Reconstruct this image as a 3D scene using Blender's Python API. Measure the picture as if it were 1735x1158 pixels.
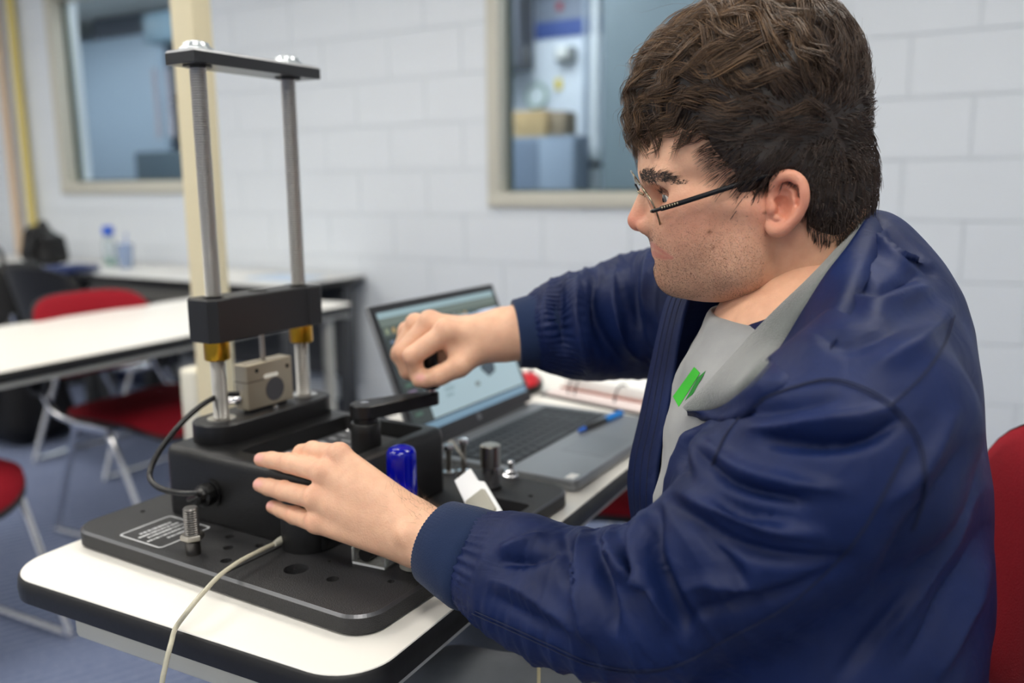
import bpy, bmesh, math, random
import numpy as np
from mathutils import Vector, Matrix, Quaternion
from mathutils.bvhtree import BVHTree

for o in list(bpy.data.objects):
    bpy.data.objects.remove(o)
scene = bpy.context.scene
COL = scene.collection
random.seed(7)
RNG = np.random.default_rng(7)

# ------------------------------------------------------------------ camera
FW, FH, FPX = 1735.0, 1158.0, 1478.0
CAMZ = 1.18
PIT, ROLL = math.radians(10.12), math.radians(-0.476)
c_f = np.array([0.0, math.cos(PIT), -math.sin(PIT)])
_r = np.array([1.0, 0.0, 0.0])
_u = np.cross(_r, c_f)
c_r = math.cos(ROLL) * _r + math.sin(ROLL) * _u
c_u = -math.sin(ROLL) * _r + math.cos(ROLL) * _u
CAM = np.array([0.0, 0.0, CAMZ])

camd = bpy.data.cameras.new('camera')
camo = bpy.data.objects.new('camera', camd)
COL.objects.link(camo)
M = Matrix.Identity(4)
for i in range(3):
    M[i][0] = c_r[i]; M[i][1] = c_u[i]; M[i][2] = -c_f[i]; M[i][3] = CAM[i]
camo.matrix_world = M
camd.sensor_width = 36.0
camd.sensor_fit = 'HORIZONTAL'
camd.lens = FPX / FW * 36.0
camd.clip_start = 0.02
camd.dof.use_dof = True
camd.dof.focus_distance = 0.86
camd.dof.aperture_fstop = 2.5
scene.camera = camo

# ------------------------------------------------------------------ world, exposure
wd = bpy.data.worlds.new('world')
scene.world = wd
wd.use_nodes = True
wd.node_tree.nodes['Background'].inputs[0].default_value = (0.75, 0.8, 0.9, 1)
wd.node_tree.nodes['Background'].inputs[1].default_value = 0.15
scene.view_settings.view_transform = 'Standard'
scene.view_settings.look = 'None'
scene.view_settings.gamma = 1.0
scene.view_settings.use_curve_mapping = False
scene.view_settings.exposure = 0.0
LAMP = 12.0          # strength of the ceiling light diffusers
LAMP2 = 12.0         # the room behind the windows


# ------------------------------------------------------------------ helpers
def ray(x, y):
    return c_f + (x - FW / 2) / FPX * c_r - (y - FH / 2) / FPX * c_u


def at(x, y, d):
    """world point seen in direction (x, y) at depth d in metres"""
    return CAM + ray(x, y) * d


def on_z(x, y, z):
    d = ray(x, y)
    return CAM + d * ((z - CAMZ) / d[2])


def lin(r, g, b):
    def f(c):
        c /= 255.0
        return c / 12.92 if c <= 0.04045 else ((c + 0.055) / 1.055) ** 2.4
    return (f(r), f(g), f(b), 1.0)


MATS = {}


def mat(name, rgb, rough=0.5, metal=0.0, var=0.0, vscale=20.0, bump=0.0, bscale=200.0,
        spec=0.5, trans=0.0, ior=1.45, emit=None, estr=0.0, sss=0.0, sheen=0.0, aniso=None, coat=0.0, alpha=1.0):
    if name in MATS:
        return MATS[name]
    m = bpy.data.materials.new(name)
    m.use_nodes = True
    nt = m.node_tree
    b = nt.nodes['Principled BSDF']
    c = lin(*rgb)
    b.inputs['Base Color'].default_value = c
    b.inputs['Roughness'].default_value = rough
    b.inputs['Metallic'].default_value = metal
    b.inputs['IOR'].default_value = ior
    b.inputs['Specular IOR Level'].default_value = spec
    b.inputs['Transmission Weight'].default_value = trans
    b.inputs['Coat Weight'].default_value = coat
    b.inputs['Alpha'].default_value = alpha
    if sheen:
        b.inputs['Sheen Weight'].default_value = sheen
    if sss:
        b.inputs['Subsurface Weight'].default_value = sss
        b.inputs['Subsurface Radius'].default_value = (0.011, 0.0045, 0.0025)
        b.inputs['Subsurface Scale'].default_value = 1.0
    if emit is not None:
        b.inputs['Emission Color'].default_value = lin(*emit)
        b.inputs['Emission Strength'].default_value = estr
    tc = nt.nodes.new('ShaderNodeTexCoord')
    if var:
        n = nt.nodes.new('ShaderNodeTexNoise')
        n.inputs['Scale'].default_value = vscale
        n.inputs['Detail'].default_value = 5
        nt.links.new(tc.outputs['Object'], n.inputs['Vector'])
        mx = nt.nodes.new('ShaderNodeMix')
        mx.data_type = 'RGBA'
        mx.inputs[6].default_value = tuple(max(0, v * (1 - var)) for v in c[:3]) + (1,)
        mx.inputs[7].default_value = tuple(min(1, v * (1 + var)) for v in c[:3]) + (1,)
        nt.links.new(n.outputs['Fac'], mx.inputs[0])
        nt.links.new(mx.outputs[2], b.inputs['Base Color'])
    if bump:
        n2 = nt.nodes.new('ShaderNodeTexNoise')
        n2.inputs['Scale'].default_value = bscale
        n2.inputs['Detail'].default_value = 3
        nt.links.new(tc.outputs['Object'], n2.inputs['Vector'])
        bp = nt.nodes.new('ShaderNodeBump')
        bp.inputs['Strength'].default_value = bump
        bp.inputs['Distance'].default_value = 0.002
        nt.links.new(n2.outputs['Fac'], bp.inputs['Height'])
        nt.links.new(bp.outputs['Normal'], b.inputs['Normal'])
    MATS[name] = m
    return m


def tag(o, label=None, cat=None, group=None, kind=None):
    if label: o['label'] = label
    if cat: o['category'] = cat
    if group: o['group'] = group
    if kind: o['kind'] = kind
    return o


def empty(name, loc=(0, 0, 0), rz=0.0, label=None, cat=None, group=None, scale=None):
    o = bpy.data.objects.new(name, None)
    COL.objects.link(o)
    o.empty_display_size = 0.05
    o.location = loc
    o.rotation_euler = (0, 0, rz)
    return tag(o, label, cat, group)


def link(name, me, m=None, parent=None, smooth=False, angle=None):
    o = bpy.data.objects.new(name, me)
    COL.objects.link(o)
    if m is not None:
        me.materials.append(m)
    if parent is not None:
        o.parent = parent
    if smooth:
        me.shade_smooth()
        if angle:
            try:
                me.set_sharp_from_angle(angle=math.radians(angle))
            except Exception:
                pass
    return o


def from_bm(name, bm, m=None, parent=None, smooth=False, angle=35):
    bmesh.ops.recalc_face_normals(bm, faces=bm.faces[:])
    me = bpy.data.meshes.new(name)
    bm.to_mesh(me)
    bm.free()
    return link(name, me, m, parent, smooth, angle)


def from_py(name, v, f, m=None, parent=None, smooth=False, angle=None):
    me = bpy.data.meshes.new(name)
    me.from_pydata([tuple(map(float, p)) for p in v], [], [tuple(int(i) for i in q) for q in f])
    me.update()
    return link(name, me, m, parent, smooth, angle)


def np_mesh(name, v, f, m=None, parent=None, smooth=True):
    """fast mesh from numpy arrays; f is (n,3) or (n,4)"""
    v = np.asarray(v, np.float32); f = np.asarray(f, np.int32)
    k = f.shape[1]
    me = bpy.data.meshes.new(name)
    me.vertices.add(len(v)); me.vertices.foreach_set('co', v.ravel())
    me.loops.add(f.size); me.loops.foreach_set('vertex_index', f.ravel())
    me.polygons.add(len(f))
    me.polygons.foreach_set('loop_start', np.arange(0, f.size, k, dtype=np.int32))
    me.polygons.foreach_set('loop_total', np.full(len(f), k, np.int32))
    me.update(calc_edges=True)
    me.validate()
    return link(name, me, m, parent, smooth)


def T(x=0, y=0, z=0, rx=0, ry=0, rz=0):
    return Matrix.Translation((x, y, z)) @ Matrix.Rotation(rz, 4, 'Z') @ Matrix.Rotation(ry, 4, 'Y') @ Matrix.Rotation(rx, 4, 'X')


def add_box(bm, size, mt=None, bevel=0.0, seg=2):
    r = bmesh.ops.create_cube(bm, size=1.0)
    vs = r['verts']
    bmesh.ops.scale(bm, vec=size, verts=vs)
    if bevel:
        es = list({e for v in vs for e in v.link_edges})
        rb = bmesh.ops.bevel(bm, geom=es, offset=bevel, segments=seg, affect='EDGES', profile=0.5)
        vs = list({v for f in rb['faces'] for v in f.verts} | {v for v in vs if v.is_valid})
    if mt is not None:
        bmesh.ops.transform(bm, matrix=mt, verts=vs)
    return vs


def box(name, lo, hi, m, parent=None, bevel=0.0, seg=2, mt=None, smooth=None):
    bm = bmesh.new()
    lo = np.array(lo, float); hi = np.array(hi, float)
    c = (lo + hi) / 2
    t = Matrix.Translation(tuple(c))
    if mt is not None: t = mt @ t
    add_box(bm, tuple(hi - lo), t, bevel, seg)
    return from_bm(name, bm, m, parent, smooth=bool(bevel) if smooth is None else smooth)


def add_lathe(bm, prof, seg=24, mt=None, cap=True):
    rings = []
    for r, z in prof:
        rings.append([bm.verts.new((r * math.cos(2 * math.pi * i / seg), r * math.sin(2 * math.pi * i / seg), z)) for i in range(seg)])
    for a, b in zip(rings, rings[1:]):
        for i in range(seg):
            bm.faces.new((a[i], a[(i + 1) % seg], b[(i + 1) % seg], b[i]))
    if cap:
        if prof[0][0] > 1e-6: bm.faces.new(rings[0][::-1])
        if prof[-1][0] > 1e-6: bm.faces.new(rings[-1])
    vs = [v for r in rings for v in r]
    if mt is not None:
        bmesh.ops.transform(bm, matrix=mt, verts=vs)
    return vs


def lathe(name, prof, m, parent=None, seg=24, mt=None, smooth=True, angle=35):
    bm = bmesh.new()
    add_lathe(bm, prof, seg, mt)
    return from_bm(name, bm, m, parent, smooth, angle)


def cylp(r, h, b=0.001, z=0.0):
    return [(r - b, z), (r, z + b), (r, z + h - b), (r - b, z + h)]


def spline(pts, n=8):
    """Catmull-Rom through pts (rows), any dimension"""
    P = np.array(pts, float)
    P = np.vstack([2 * P[0] - P[1], P, 2 * P[-1] - P[-2]])
    out = []
    for i in range(1, len(P) - 2):
        for t in np.linspace(0, 1, n, endpoint=False):
            p0, p1, p2, p3 = P[i - 1], P[i], P[i + 1], P[i + 2]
            out.append(0.5 * ((2 * p1) + (-p0 + p2) * t + (2 * p0 - 5 * p1 + 4 * p2 - p3) * t * t + (-p0 + 3 * p1 - 3 * p2 + p3) * t ** 3))
    out.append(P[-2])
    return np.array(out)


def frames(P):
    P = np.asarray(P, float)
    t = np.gradient(P, axis=0)
    t /= np.linalg.norm(t, axis=1)[:, None] + 1e-12
    n = np.zeros_like(P)
    a = np.array([0, 0, 1.0]) if abs(t[0][2]) < 0.9 else np.array([1.0, 0, 0])
    n[0] = np.cross(t[0], a); n[0] /= np.linalg.norm(n[0])
    for i in range(1, len(P)):
        v = n[i - 1] - t[i] * (n[i - 1] @ t[i])
        n[i] = v / (np.linalg.norm(v) + 1e-12)
    return t, n, np.cross(t, n)


def add_tube(bm, P, r, seg=10, cap=True):
    P = np.asarray(P, float)
    R = np.full(len(P), r) if np.isscalar(r) else np.asarray(r, float)
    t, n, b = frames(P)
    rings = []
    for i in range(len(P)):
        rings.append([bm.verts.new(tuple(P[i] + R[i] * (math.cos(2 * math.pi * k / seg) * n[i] + math.sin(2 * math.pi * k / seg) * b[i]))) for k in range(seg)])
    for a, c in zip(rings, rings[1:]):
        for i in range(seg):
            bm.faces.new((a[i], a[(i + 1) % seg], c[(i + 1) % seg], c[i]))
    if cap:
        bm.faces.new(rings[0][::-1]); bm.faces.new(rings[-1])


def tube(name, P, r, m, parent=None, seg=10, n=None):
    if n: P = spline(P, n)
    bm = bmesh.new()
    add_tube(bm, P, r, seg)
    return from_bm(name, bm, m, parent, True, 50)


def rrect(x0, x1, y0, y1, r, n=8):
    """rounded rectangle outline, counter-clockwise; r may be 4 radii (x1y1, x0y1, x0y0, x1y0)"""
    if np.isscalar(r): r = (r,) * 4
    out = []
    for (cx, cy, sx, sy, a0, rr) in ((x1, y1, -1, -1, 0, r[0]), (x0, y1, 1, -1, 90, r[1]), (x0, y0, 1, 1, 180, r[2]), (x1, y0, -1, 1, 270, r[3])):
        for k in range(n + 1):
            a = math.radians(a0 + 90 * k / n)
            out.append((cx + sx * rr + rr * math.cos(a), cy + sy * rr + rr * math.sin(a)))
    return out


def add_prism(bm, poly, prof, mt=None):
    """poly: 2-D outline; prof: list of (inset, z) from bottom to top"""
    P = np.array(poly, float)
    d1 = P - np.roll(P, 1, 0); d2 = np.roll(P, -1, 0) - P
    def nrm(d):
        l = np.linalg.norm(d, axis=1)[:, None]; l[l < 1e-9] = 1
        return np.stack([-d[:, 1], d[:, 0]], 1) / l
    nn = nrm(d1) + nrm(d2)
    nn /= np.maximum(np.linalg.norm(nn, axis=1)[:, None], 1e-9)
    rings = []
    for ins, z in prof:
        Q = P + nn * ins
        rings.append([bm.verts.new((q[0], q[1], z)) for q in Q])
    k = len(P)
    for a, b in zip(rings, rings[1:]):
        for i in range(k):
            bm.faces.new((a[i], a[(i + 1) % k], b[(i + 1) % k], b[i]))
    bm.faces.new(rings[0][::-1]); bm.faces.new(rings[-1])
    vs = [v for r in rings for v in r]
    if mt is not None: bmesh.ops.transform(bm, matrix=mt, verts=vs)
    return vs


def prism(name, poly, prof, m, parent=None, mt=None, smooth=True, angle=40):
    bm = bmesh.new()
    add_prism(bm, poly, prof, mt)
    return from_bm(name, bm, m, parent, smooth, angle)


def boolean(o, cutter_bm, op='DIFFERENCE'):
    """cut o (unparented transform identity) with the shapes in cutter_bm, bake the result"""
    bmesh.ops.recalc_face_normals(cutter_bm, faces=cutter_bm.faces[:])
    me = bpy.data.meshes.new('cut'); cutter_bm.to_mesh(me); cutter_bm.free()
    c = bpy.data.objects.new('cut', me); COL.objects.link(c)
    c.matrix_world = o.matrix_world
    md = o.modifiers.new('b', 'BOOLEAN'); md.operation = op; md.object = c; md.solver = 'EXACT'
    md.use_self = True
    dg = bpy.context.evaluated_depsgraph_get()
    dg.update()
    nm = bpy.data.meshes.new_from_object(o.evaluated_get(dg))
    o.modifiers.clear()
    old = o.data; o.data = nm; nm.name = old.name
    bpy.data.objects.remove(c)
    return o


def copy_tree(o, parent=None):
    c = o.copy(); COL.objects.link(c); c.parent = parent
    for ch in o.children:
        if ch.name in COL.objects: copy_tree(ch, c)
    return c


def orient(p, q):
    """matrix with local z from p to q, origin p"""
    p = Vector(p); q = Vector(q)
    return Matrix.Translation(p) @ (q - p).to_track_quat('Z', 'Y').to_matrix().to_4x4()


# ------------------------------------------------------------------ materials
m_wall = mat('painted_block', (222, 228, 235), 0.55, var=0.025, vscale=3, bump=0.25, bscale=120)
m_mortar = mat('painted_joint', (218, 224, 231), 0.6)
m_frame = mat('window_frame_paint', (200, 198, 186), 0.45, var=0.03)
m_ceil = mat('ceiling_tile', (225, 225, 220), 0.8, var=0.03, bump=0.2)
m_plainwall = mat('plain_wall_paint', (205, 208, 212), 0.7, var=0.02)
m_cream = mat('cream_enamel', (238, 226, 190), 0.4, var=0.02)
m_white_lam = mat('white_laminate', (238, 235, 228), 0.32, var=0.015, vscale=6)
m_black_edge = mat('black_rubber_edge', (22, 22, 24), 0.42, var=0.25, vscale=40, bump=0.15, bscale=90)
m_grey_metal = mat('grey_enamel', (186, 186, 178), 0.4, var=0.02)
m_darkgrey = mat('dark_grey_panel', (72, 74, 78), 0.6, var=0.06)
m_red = mat('red_fabric', (140, 22, 35), 0.85, var=0.12, vscale=150, bump=0.5, bscale=500, spec=0.2)
m_chrome = mat('chrome', (225, 225, 228), 0.12, metal=1.0)
m_steel = mat('brushed_steel', (168, 164, 156), 0.3, metal=1.0, var=0.06, vscale=60, bump=0.1, bscale=600)
m_rod = mat('threaded_steel', (196, 194, 190), 0.3, metal=1.0)
m_zinc = mat('zinc_plate', (206, 213, 216), 0.3, metal=0.9)
m_brass = mat('brass', (206, 158, 48), 0.28, metal=1.0)
m_nickel = mat('nickel_cell', (178, 168, 148), 0.42, metal=0.85, var=0.04)
m_anod = mat('black_anodised', (26, 26, 28), 0.42, var=0.1, vscale=80, bump=0.08, bscale=700)
m_blackplastic = mat('black_plastic', (22, 22, 23), 0.38, bump=0.25, bscale=420)
m_texblack = mat('textured_black_powder_coat', (40, 40, 42), 0.5, var=0.08, vscale=90, bump=0.7, bscale=700)
m_rubber = mat('black_rubber_cable', (16, 16, 17), 0.3)
m_silver = mat('silver_plastic', (132, 135, 139), 0.38, metal=0.5, var=0.02)
m_key = mat('black_key', (42, 46, 52), 0.5)
m_keytray = mat('keyboard_well', (26, 28, 32), 0.6)
m_bezel = mat('dark_bezel', (38, 40, 44), 0.45)
m_paper = mat('white_paper', (238, 238, 236), 0.7, var=0.02)
m_pink = mat('pinkish_paper', (222, 208, 206), 0.7)
m_print = mat('white_print', (196, 198, 200), 0.6)
m_greyprint = mat('grey_print_plate', (86, 88, 92), 0.5)
m_hole = mat('dark_hole', (6, 6, 6), 0.8)

# ------------------------------------------------------------------ the room
W_ = np.array([-0.861, 0.508]); W_ /= np.linalg.norm(W_)
N_ = np.array([-0.508, -0.861]); N_ /= np.linalg.norm(N_)
P0 = np.array([1.467, 3.010])
MW = Matrix(((W_[0], N_[0], 0, P0[0]), (W_[1], N_[1], 0, P0[1]), (0, 0, 1, 0), (0, 0, 0, 1)))
CEIL = 2.75
S0, S1, D1 = -1.9, 6.0, 6.4          # extent of the room along the window wall, and its depth


def wxy(s, off):
    return P0 + W_ * s + N_ * off


def wbox(name, lo, hi, m, kind='structure', bevel=0.0, parent=None):
    o = box(name, lo, hi, m, parent, bevel)
    if parent is None: o.matrix_world = MW
    if kind: o['kind'] = kind
    return o


# carpet: blue loop pile with a woven stripe
def carpet():
    m = bpy.data.materials.new('blue_carpet'); m.use_nodes = True
    nt = m.node_tree; b = nt.nodes['Principled BSDF']
    tc = nt.nodes.new('ShaderNodeTexCoord')
    mp = nt.nodes.new('ShaderNodeMapping'); mp.inputs['Rotation'].default_value = (0, 0, math.radians(24))
    nt.links.new(tc.outputs['Object'], mp.inputs['Vector'])
    wv = nt.nodes.new('ShaderNodeTexWave'); wv.inputs['Scale'].default_value = 9.0; wv.inputs['Distortion'].default_value = 1.5
    wv.inputs['Detail'].default_value = 2; wv.inputs['Detail Scale'].default_value = 6
    nt.links.new(mp.outputs[0], wv.inputs['Vector'])
    ns = nt.nodes.new('ShaderNodeTexNoise'); ns.inputs['Scale'].default_value = 180; ns.inputs['Detail'].default_value = 4
    nt.links.new(tc.outputs['Object'], ns.inputs['Vector'])
    ad = nt.nodes.new('ShaderNodeMath'); ad.operation = 'MULTIPLY_ADD'; ad.inputs[1].default_value = 0.55
    nt.links.new(ns.outputs['Fac'], ad.inputs[2]); nt.links.new(wv.outputs['Fac'], ad.inputs[0])
    cr = nt.nodes.new('ShaderNodeValToRGB')
    cr.color_ramp.elements[0].position = 0.3; cr.color_ramp.elements[0].color = lin(50, 68, 110)
    cr.color_ramp.elements[1].position = 1.0; cr.color_ramp.elements[1].color = lin(124, 134, 160)
    nt.links.new(ad.outputs[0], cr.inputs['Fac']); nt.links.new(cr.outputs[0], b.inputs['Base Color'])
    b.inputs['Roughness'].default_value = 0.95
    bp = nt.nodes.new('ShaderNodeBump'); bp.inputs['Strength'].default_value = 0.6; bp.inputs['Distance'].default_value = 0.004
    nt.links.new(ns.outputs['Fac'], bp.inputs['Height']); nt.links.new(bp.outputs['Normal'], b.inputs['Normal'])
    return m


floor = wbox('floor', (S0 - .1, -0.0, -0.1), (S1 + .1, D1 + .1, 0.0), carpet())
ceiling = wbox('ceiling', (S0 - .1, -0.2, CEIL), (S1 + .1, D1 + .1, CEIL + 0.1), m_ceil)
wbox('wall_left', (S1, -0.2, 0), (S1 + .12, D1, CEIL), m_plainwall)
wbox('wall_right', (S0 - .12, -0.2, 0), (S0, D1, CEIL), m_plainwall)
wbox('wall_back', (S0 - .12, D1, 0), (S1 + .12, D1 + .12, CEIL), m_plainwall)

# window openings (s0, s1, z0, z1)
WINS = [(0.74, 1.81, 1.088, 2.30), (3.62, 4.93, 1.155, 2.36)]


def clip_rect(r, w):
    x0, x1, z0, z1 = r; a0, a1, c0, c1 = w
    if x1 <= a0 or x0 >= a1 or z1 <= c0 or z0 >= c1: return [r]
    out = []
    if x0 < a0: out.append((x0, a0, z0, z1))
    if x1 > a1: out.append((a1, x1, z0, z1))
    xa, xb = max(x0, a0), min(x1, a1)
    if z0 < c0: out.append((xa, xb, z0, c0))
    if z1 > c1: out.append((xa, xb, c1, z1))
    return out


rects = [(S0, S1, 0.0, CEIL)]
for w in WINS:
    rects = [q for r in rects for q in clip_rect(r, w)]
bm = bmesh.new()
for (a, b, c, d) in rects:
    add_box(bm, (b - a, 0.19, d - c), Matrix.Translation(((a + b) / 2, -0.101, (c + d) / 2)))
wall = from_bm('wall_window', bm, m_mortar)
wall.matrix_world = MW
wall['kind'] = 'structure'

# painted concrete blocks, each one a shallow proud piece of the wall
CH, BL = 0.2067, 0.405
blk_cache = {}
row = 0
k0 = -7
for k in range(k0, 8):
    z0 = 1.257 + k * CH; z1 = z0 + CH
    z0 = max(z0, 0.0); z1 = min(z1, CEIL)
    if z1 - z0 < 0.02: continue
    off = -0.076 if (k % 2 == 0) else 0.1265
    i0 = int(math.floor((-0.6 - off) / BL)); i1 = int(math.ceil((S1 - off) / BL))
    for i in range(i0, i1 + 1):
        x0 = max(off + i * BL, S0); x1 = min(off + (i + 1) * BL, S1)
        if x1 - x0 < 0.03: continue
        pcs = [(x0, x1, z0, z1)]
        for w in WINS:
            pcs = [q for r in pcs for q in clip_rect(r, w)]
        for (a, b, c, d) in pcs:
            if b - a < 0.02 or d - c < 0.02: continue
            key = (round(b - a, 3), round(d - c, 3))
            if key not in blk_cache:
                bm = bmesh.new()
                add_box(bm, (b - a - 0.0025, 0.012, d - c - 0.0025), None, 0.0015, 1)
                bmesh.ops.recalc_face_normals(bm, faces=bm.faces[:])
                me = bpy.data.meshes.new('block'); bm.to_mesh(me); bm.free(); me.materials.append(m_wall)
                blk_cache[key] = me
            o = bpy.data.objects.new('block', blk_cache[key]); COL.objects.link(o)
            o.parent = wall
            o.location = ((a + b) / 2, -0.0045 + random.uniform(-.0004, .0004), (c + d) / 2)

# vinyl base strip along the wall
wbox('baseboard_window', (S0, 0.0, 0.0), (S1, 0.008, 0.10), mat('navy_vinyl', (28, 38, 66), 0.5), bevel=0.003)

# windows: metal frame (jambs, head, sill) and a pane
m_glass = mat('window_glass', (225, 235, 235), 0.02, trans=1.0, ior=1.02, spec=0.5)


def window(name, w, fw, label):
    a, b, c, d = w
    root = empty(name, label=None)
    root.matrix_world = MW
    root['kind'] = 'structure'
    for nm, lo, hi in (('sill', (a, -.10, c), (b, .022, c + fw)), ('head', (a, -.10, d - fw), (b, .022, d)),
                       ('jamb', (a, -.10, c + fw), (a + fw, .022, d - fw)), ('jamb', (b - fw, -.10, c + fw), (b, .022, d - fw))):
        box(nm, lo, hi, m_frame, root, 0.004)
    box('pane', (a + fw - .005, -.085, c + fw - .005), (b - fw + .005, -.079, d - fw + .005), m_glass, root)
    # glazing stop, dark gasket around the pane
    g = mat('glazing_gasket', (72, 86, 84), 0.6)
    for lo, hi in (((a + fw, -.079, c + fw), (a + fw + .012, -.05, d - fw)), ((b - fw - .012, -.079, c + fw), (b - fw, -.05, d - fw)),
                   ((a + fw + .012, -.079, c + fw), (b - fw - .012, -.05, c + fw + .012))):
        box('gasket', lo, hi, g, root)
    return root


window('window_1', WINS[0], 0.064, '')
window('window_2', WINS[1], 0.07, '')

# ---- the next room, seen through the glass
B0 = -2.6
m_bw = mat('next_room_white_wall', (214, 222, 232), 0.6, var=0.02)
m_bluegrey = mat('blue_grey_partition', (122, 136, 144), 0.55, var=0.04, vscale=2)
wbox('wall_far', (S0, B0 - .1, 0), (S1 + 2.5, B0, CEIL), m_bw)
wbox('floor_far', (S0, B0, -0.1), (S1 + 2.5, -0.2, 0.0), mat('grey_floor', (120, 122, 124), .6))
wbox('ceiling_far', (S0, B0, CEIL), (S1 + 2.5, -0.2, CEIL + .1), m_ceil)
wbox('wall_far_side', (S1 + 2.5, B0, 0), (S1 + 2.6, -.2, CEIL), m_bw)
wbox('wall_far_end', (S0 - .1, B0, 0), (S0, -.2, CEIL), m_bw)


def thing_w(name, lo, hi, m, label, cat, bevel=0.004, group=None):
    o = box(name, lo, hi, m, None, bevel)
    o.matrix_world = MW
    return tag(o, label, cat, group)


def behind(x, y, off):
    """(s, z) where the view ray through x, y meets the plane off behind the window wall"""
    d = ray(x, y)
    t = (P0 @ N_ + off) / (d[:2] @ N_)
    p = d * t
    return float((p[:2] - P0) @ W_), float(p[2] + CAMZ)


# blue-grey partition filling the right part of the near window
s, _ = behind(1020, 200, -1.2)
thing_w('partition_panel', (S0 + .1, -1.26, 0), (s, -1.2, 2.5), m_bluegrey, 'blue grey partition panel behind the window by the man', 'partition')
# steel-blue cabinet with cardboard box on top
s0, z0 = behind(952, 230, -1.9); s1, _ = behind(868, 230, -1.9)
cab = empty('cabinet', label='pale blue storage cabinet under the cardboard box behind glass', cat='cabinet'); cab.matrix_world = MW
mc = mat('pale_blue_cabinet', (132, 146, 164), .5)
box('body', (s0 - .10, -2.12, 0), (s1 + .1, -1.9, z0), mc, cab, .006)
box('door', (s0 - .09, -1.9, .05), ((s0 + s1) / 2 - .02, -1.885, z0 - .02), mat('pale_blue_door', (142, 156, 174), .5), cab, .004)
box('door', ((s0 + s1) / 2 - .015, -1.9, .05), (s1 + .09, -1.885, z0 - .02), mat('slate_door', (112, 126, 146), .5), cab, .004)
sa, za = behind(950, 185, -2.0); sb, _ = behind(872, 185, -2.0)
bx = empty('cardboard_box', label='brown cardboard box standing on the cabinet behind the window', cat='box'); bx.matrix_world = MW
box('carton', (sa + .10, -2.2, z0), (sb, -1.98, za), mat('cardboard', (186, 160, 118), .8, var=.05), bx, .003)
box('flap', (sa - .02, -2.2, z0 + .01), (sa + .095, -2.02, za - .01), mat('cardboard_shade', (150, 134, 112), .8, var=.05), bx, .003)  # darker cardboard copy, shade put into its colour
# round clock above the box
s, z = behind(895, 160, -2.45)
ck = empty('wall_clock', label='round pale clock on the far wall above the cardboard box', cat='clock'); ck.matrix_world = MW
Mk = Matrix.Translation((s, -2.595, z)) @ Matrix.Rotation(-math.pi / 2, 4, 'X')
lathe('rim', [(.075, 0), (.092, 0), (.095, .02), (.085, .035), (.078, .03), (.075, 0)], mat('pale_green_rim', (150, 176, 160), .4), ck, 32, Mk)
lathe('face', [(0, 0.001), (.078, 0.001), (.078, .018), (0, .018)], mat('clock_face', (226, 236, 240), .4), ck, 32, Mk)
# yellow tag
s, z = behind(945, 143, -2.58)
thing_w('hanging_tag', (s - .025, -2.6, z - .04), (s + .025, -2.585, z + .04), mat('yellow_card', (222, 196, 40), .6), 'small yellow tag on the far white wall', 'tag')
# electrical switch box
s, z = behind(958, 92, -2.55)
eb = empty('switch_box', label='grey switch box on the far wall above the yellow tag', cat='switch'); eb.matrix_world = MW
box('case', (s - .07, -2.6, z - .05), (s + .07, -2.52, z + .05), mat('switch_grey', (128, 132, 132), .5), eb, .008)
box('cover', (s - .03, -2.52, z - .03), (s + .05, -2.50, z + .05), mat('switch_cover', (214, 216, 214), .5), eb, .004)
# black cable drop
s, z = behind(892, 60, -2.3)
dl = empty('cable_drop', label='dark hanging cable with plug behind the left edge of window', cat='cable'); dl.matrix_world = MW
tube('cable', [(s, -2.3, CEIL), (s + .01, -2.3, z + .2), (s, -2.3, z - .1)], .018, m_rubber, dl, 8, 6)
box('plug', (s - .03, -2.33, z - .22), (s + .03, -2.27, z - .08), m_darkgrey, dl, .01)
# conduits
for i, (px, wdt, lab) in enumerate(((1006, .02, 'white vertical conduit beside the partition edge behind glass'), (990, .014, 'thin grey conduit left of the white conduit behind glass'))):
    s, _ = behind(px, 150, -2.5)
    o = tube('conduit', [(s, -2.52, 0.3), (s, -2.52, CEIL)], wdt * 1.3, mat('conduit%d' % i, (222, 228, 232) if i == 0 else (150, 162, 178), .4), None, 10)
    o.matrix_world = MW; tag(o, lab, 'pipe')
s0, z0 = behind(1015, 330, -2.2); s1, z1 = behind(982, 255, -2.2)
vb = empty('pale_unit', label='white unit low at the right of the far room', cat='appliance'); vb.matrix_world = MW  # plain white unit, its use not known
box('body', (s0, -2.5, z0 - .5), (s1, -2.15, z1 - .12), mat('white_unit', (205, 214, 218), .5), vb, .01)
box('lid', (s0 - .02, -2.5, z1 - .08), (s1 + .02, -2.13, z1), mat('white_unit', (205, 214, 218), .5), vb, .01)
box('gap', (s0 + .01, -2.48, z1 - .125), (s1 - .01, -2.2, z1 - .07), m_darkgrey, vb)
# poster with blue band
s0, z0 = behind(1017, 56, -2.58); s1, _ = behind(905, 56, -2.58)
ps = empty('wall_poster', label='grey poster with blue lower band high on the far wall', cat='poster'); ps.matrix_world = MW
box('sheet', (s0, -2.6, z0), (s1, -2.592, z0 + .55), mat('poster_grey', (128, 136, 152), .6, var=.3, vscale=9), ps)
box('band', (s0, -2.592, z0), (s1, -2.588, z0 + .12), mat('poster_blue', (66, 86, 146), .6), ps)
s, z = behind(948, 10, -2.58)
box('mark', (s - .02, -2.592, z - .03), (s + .03, -2.588, z + .03), mat('poster_red', (150, 60, 66), .6), ps)

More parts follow.
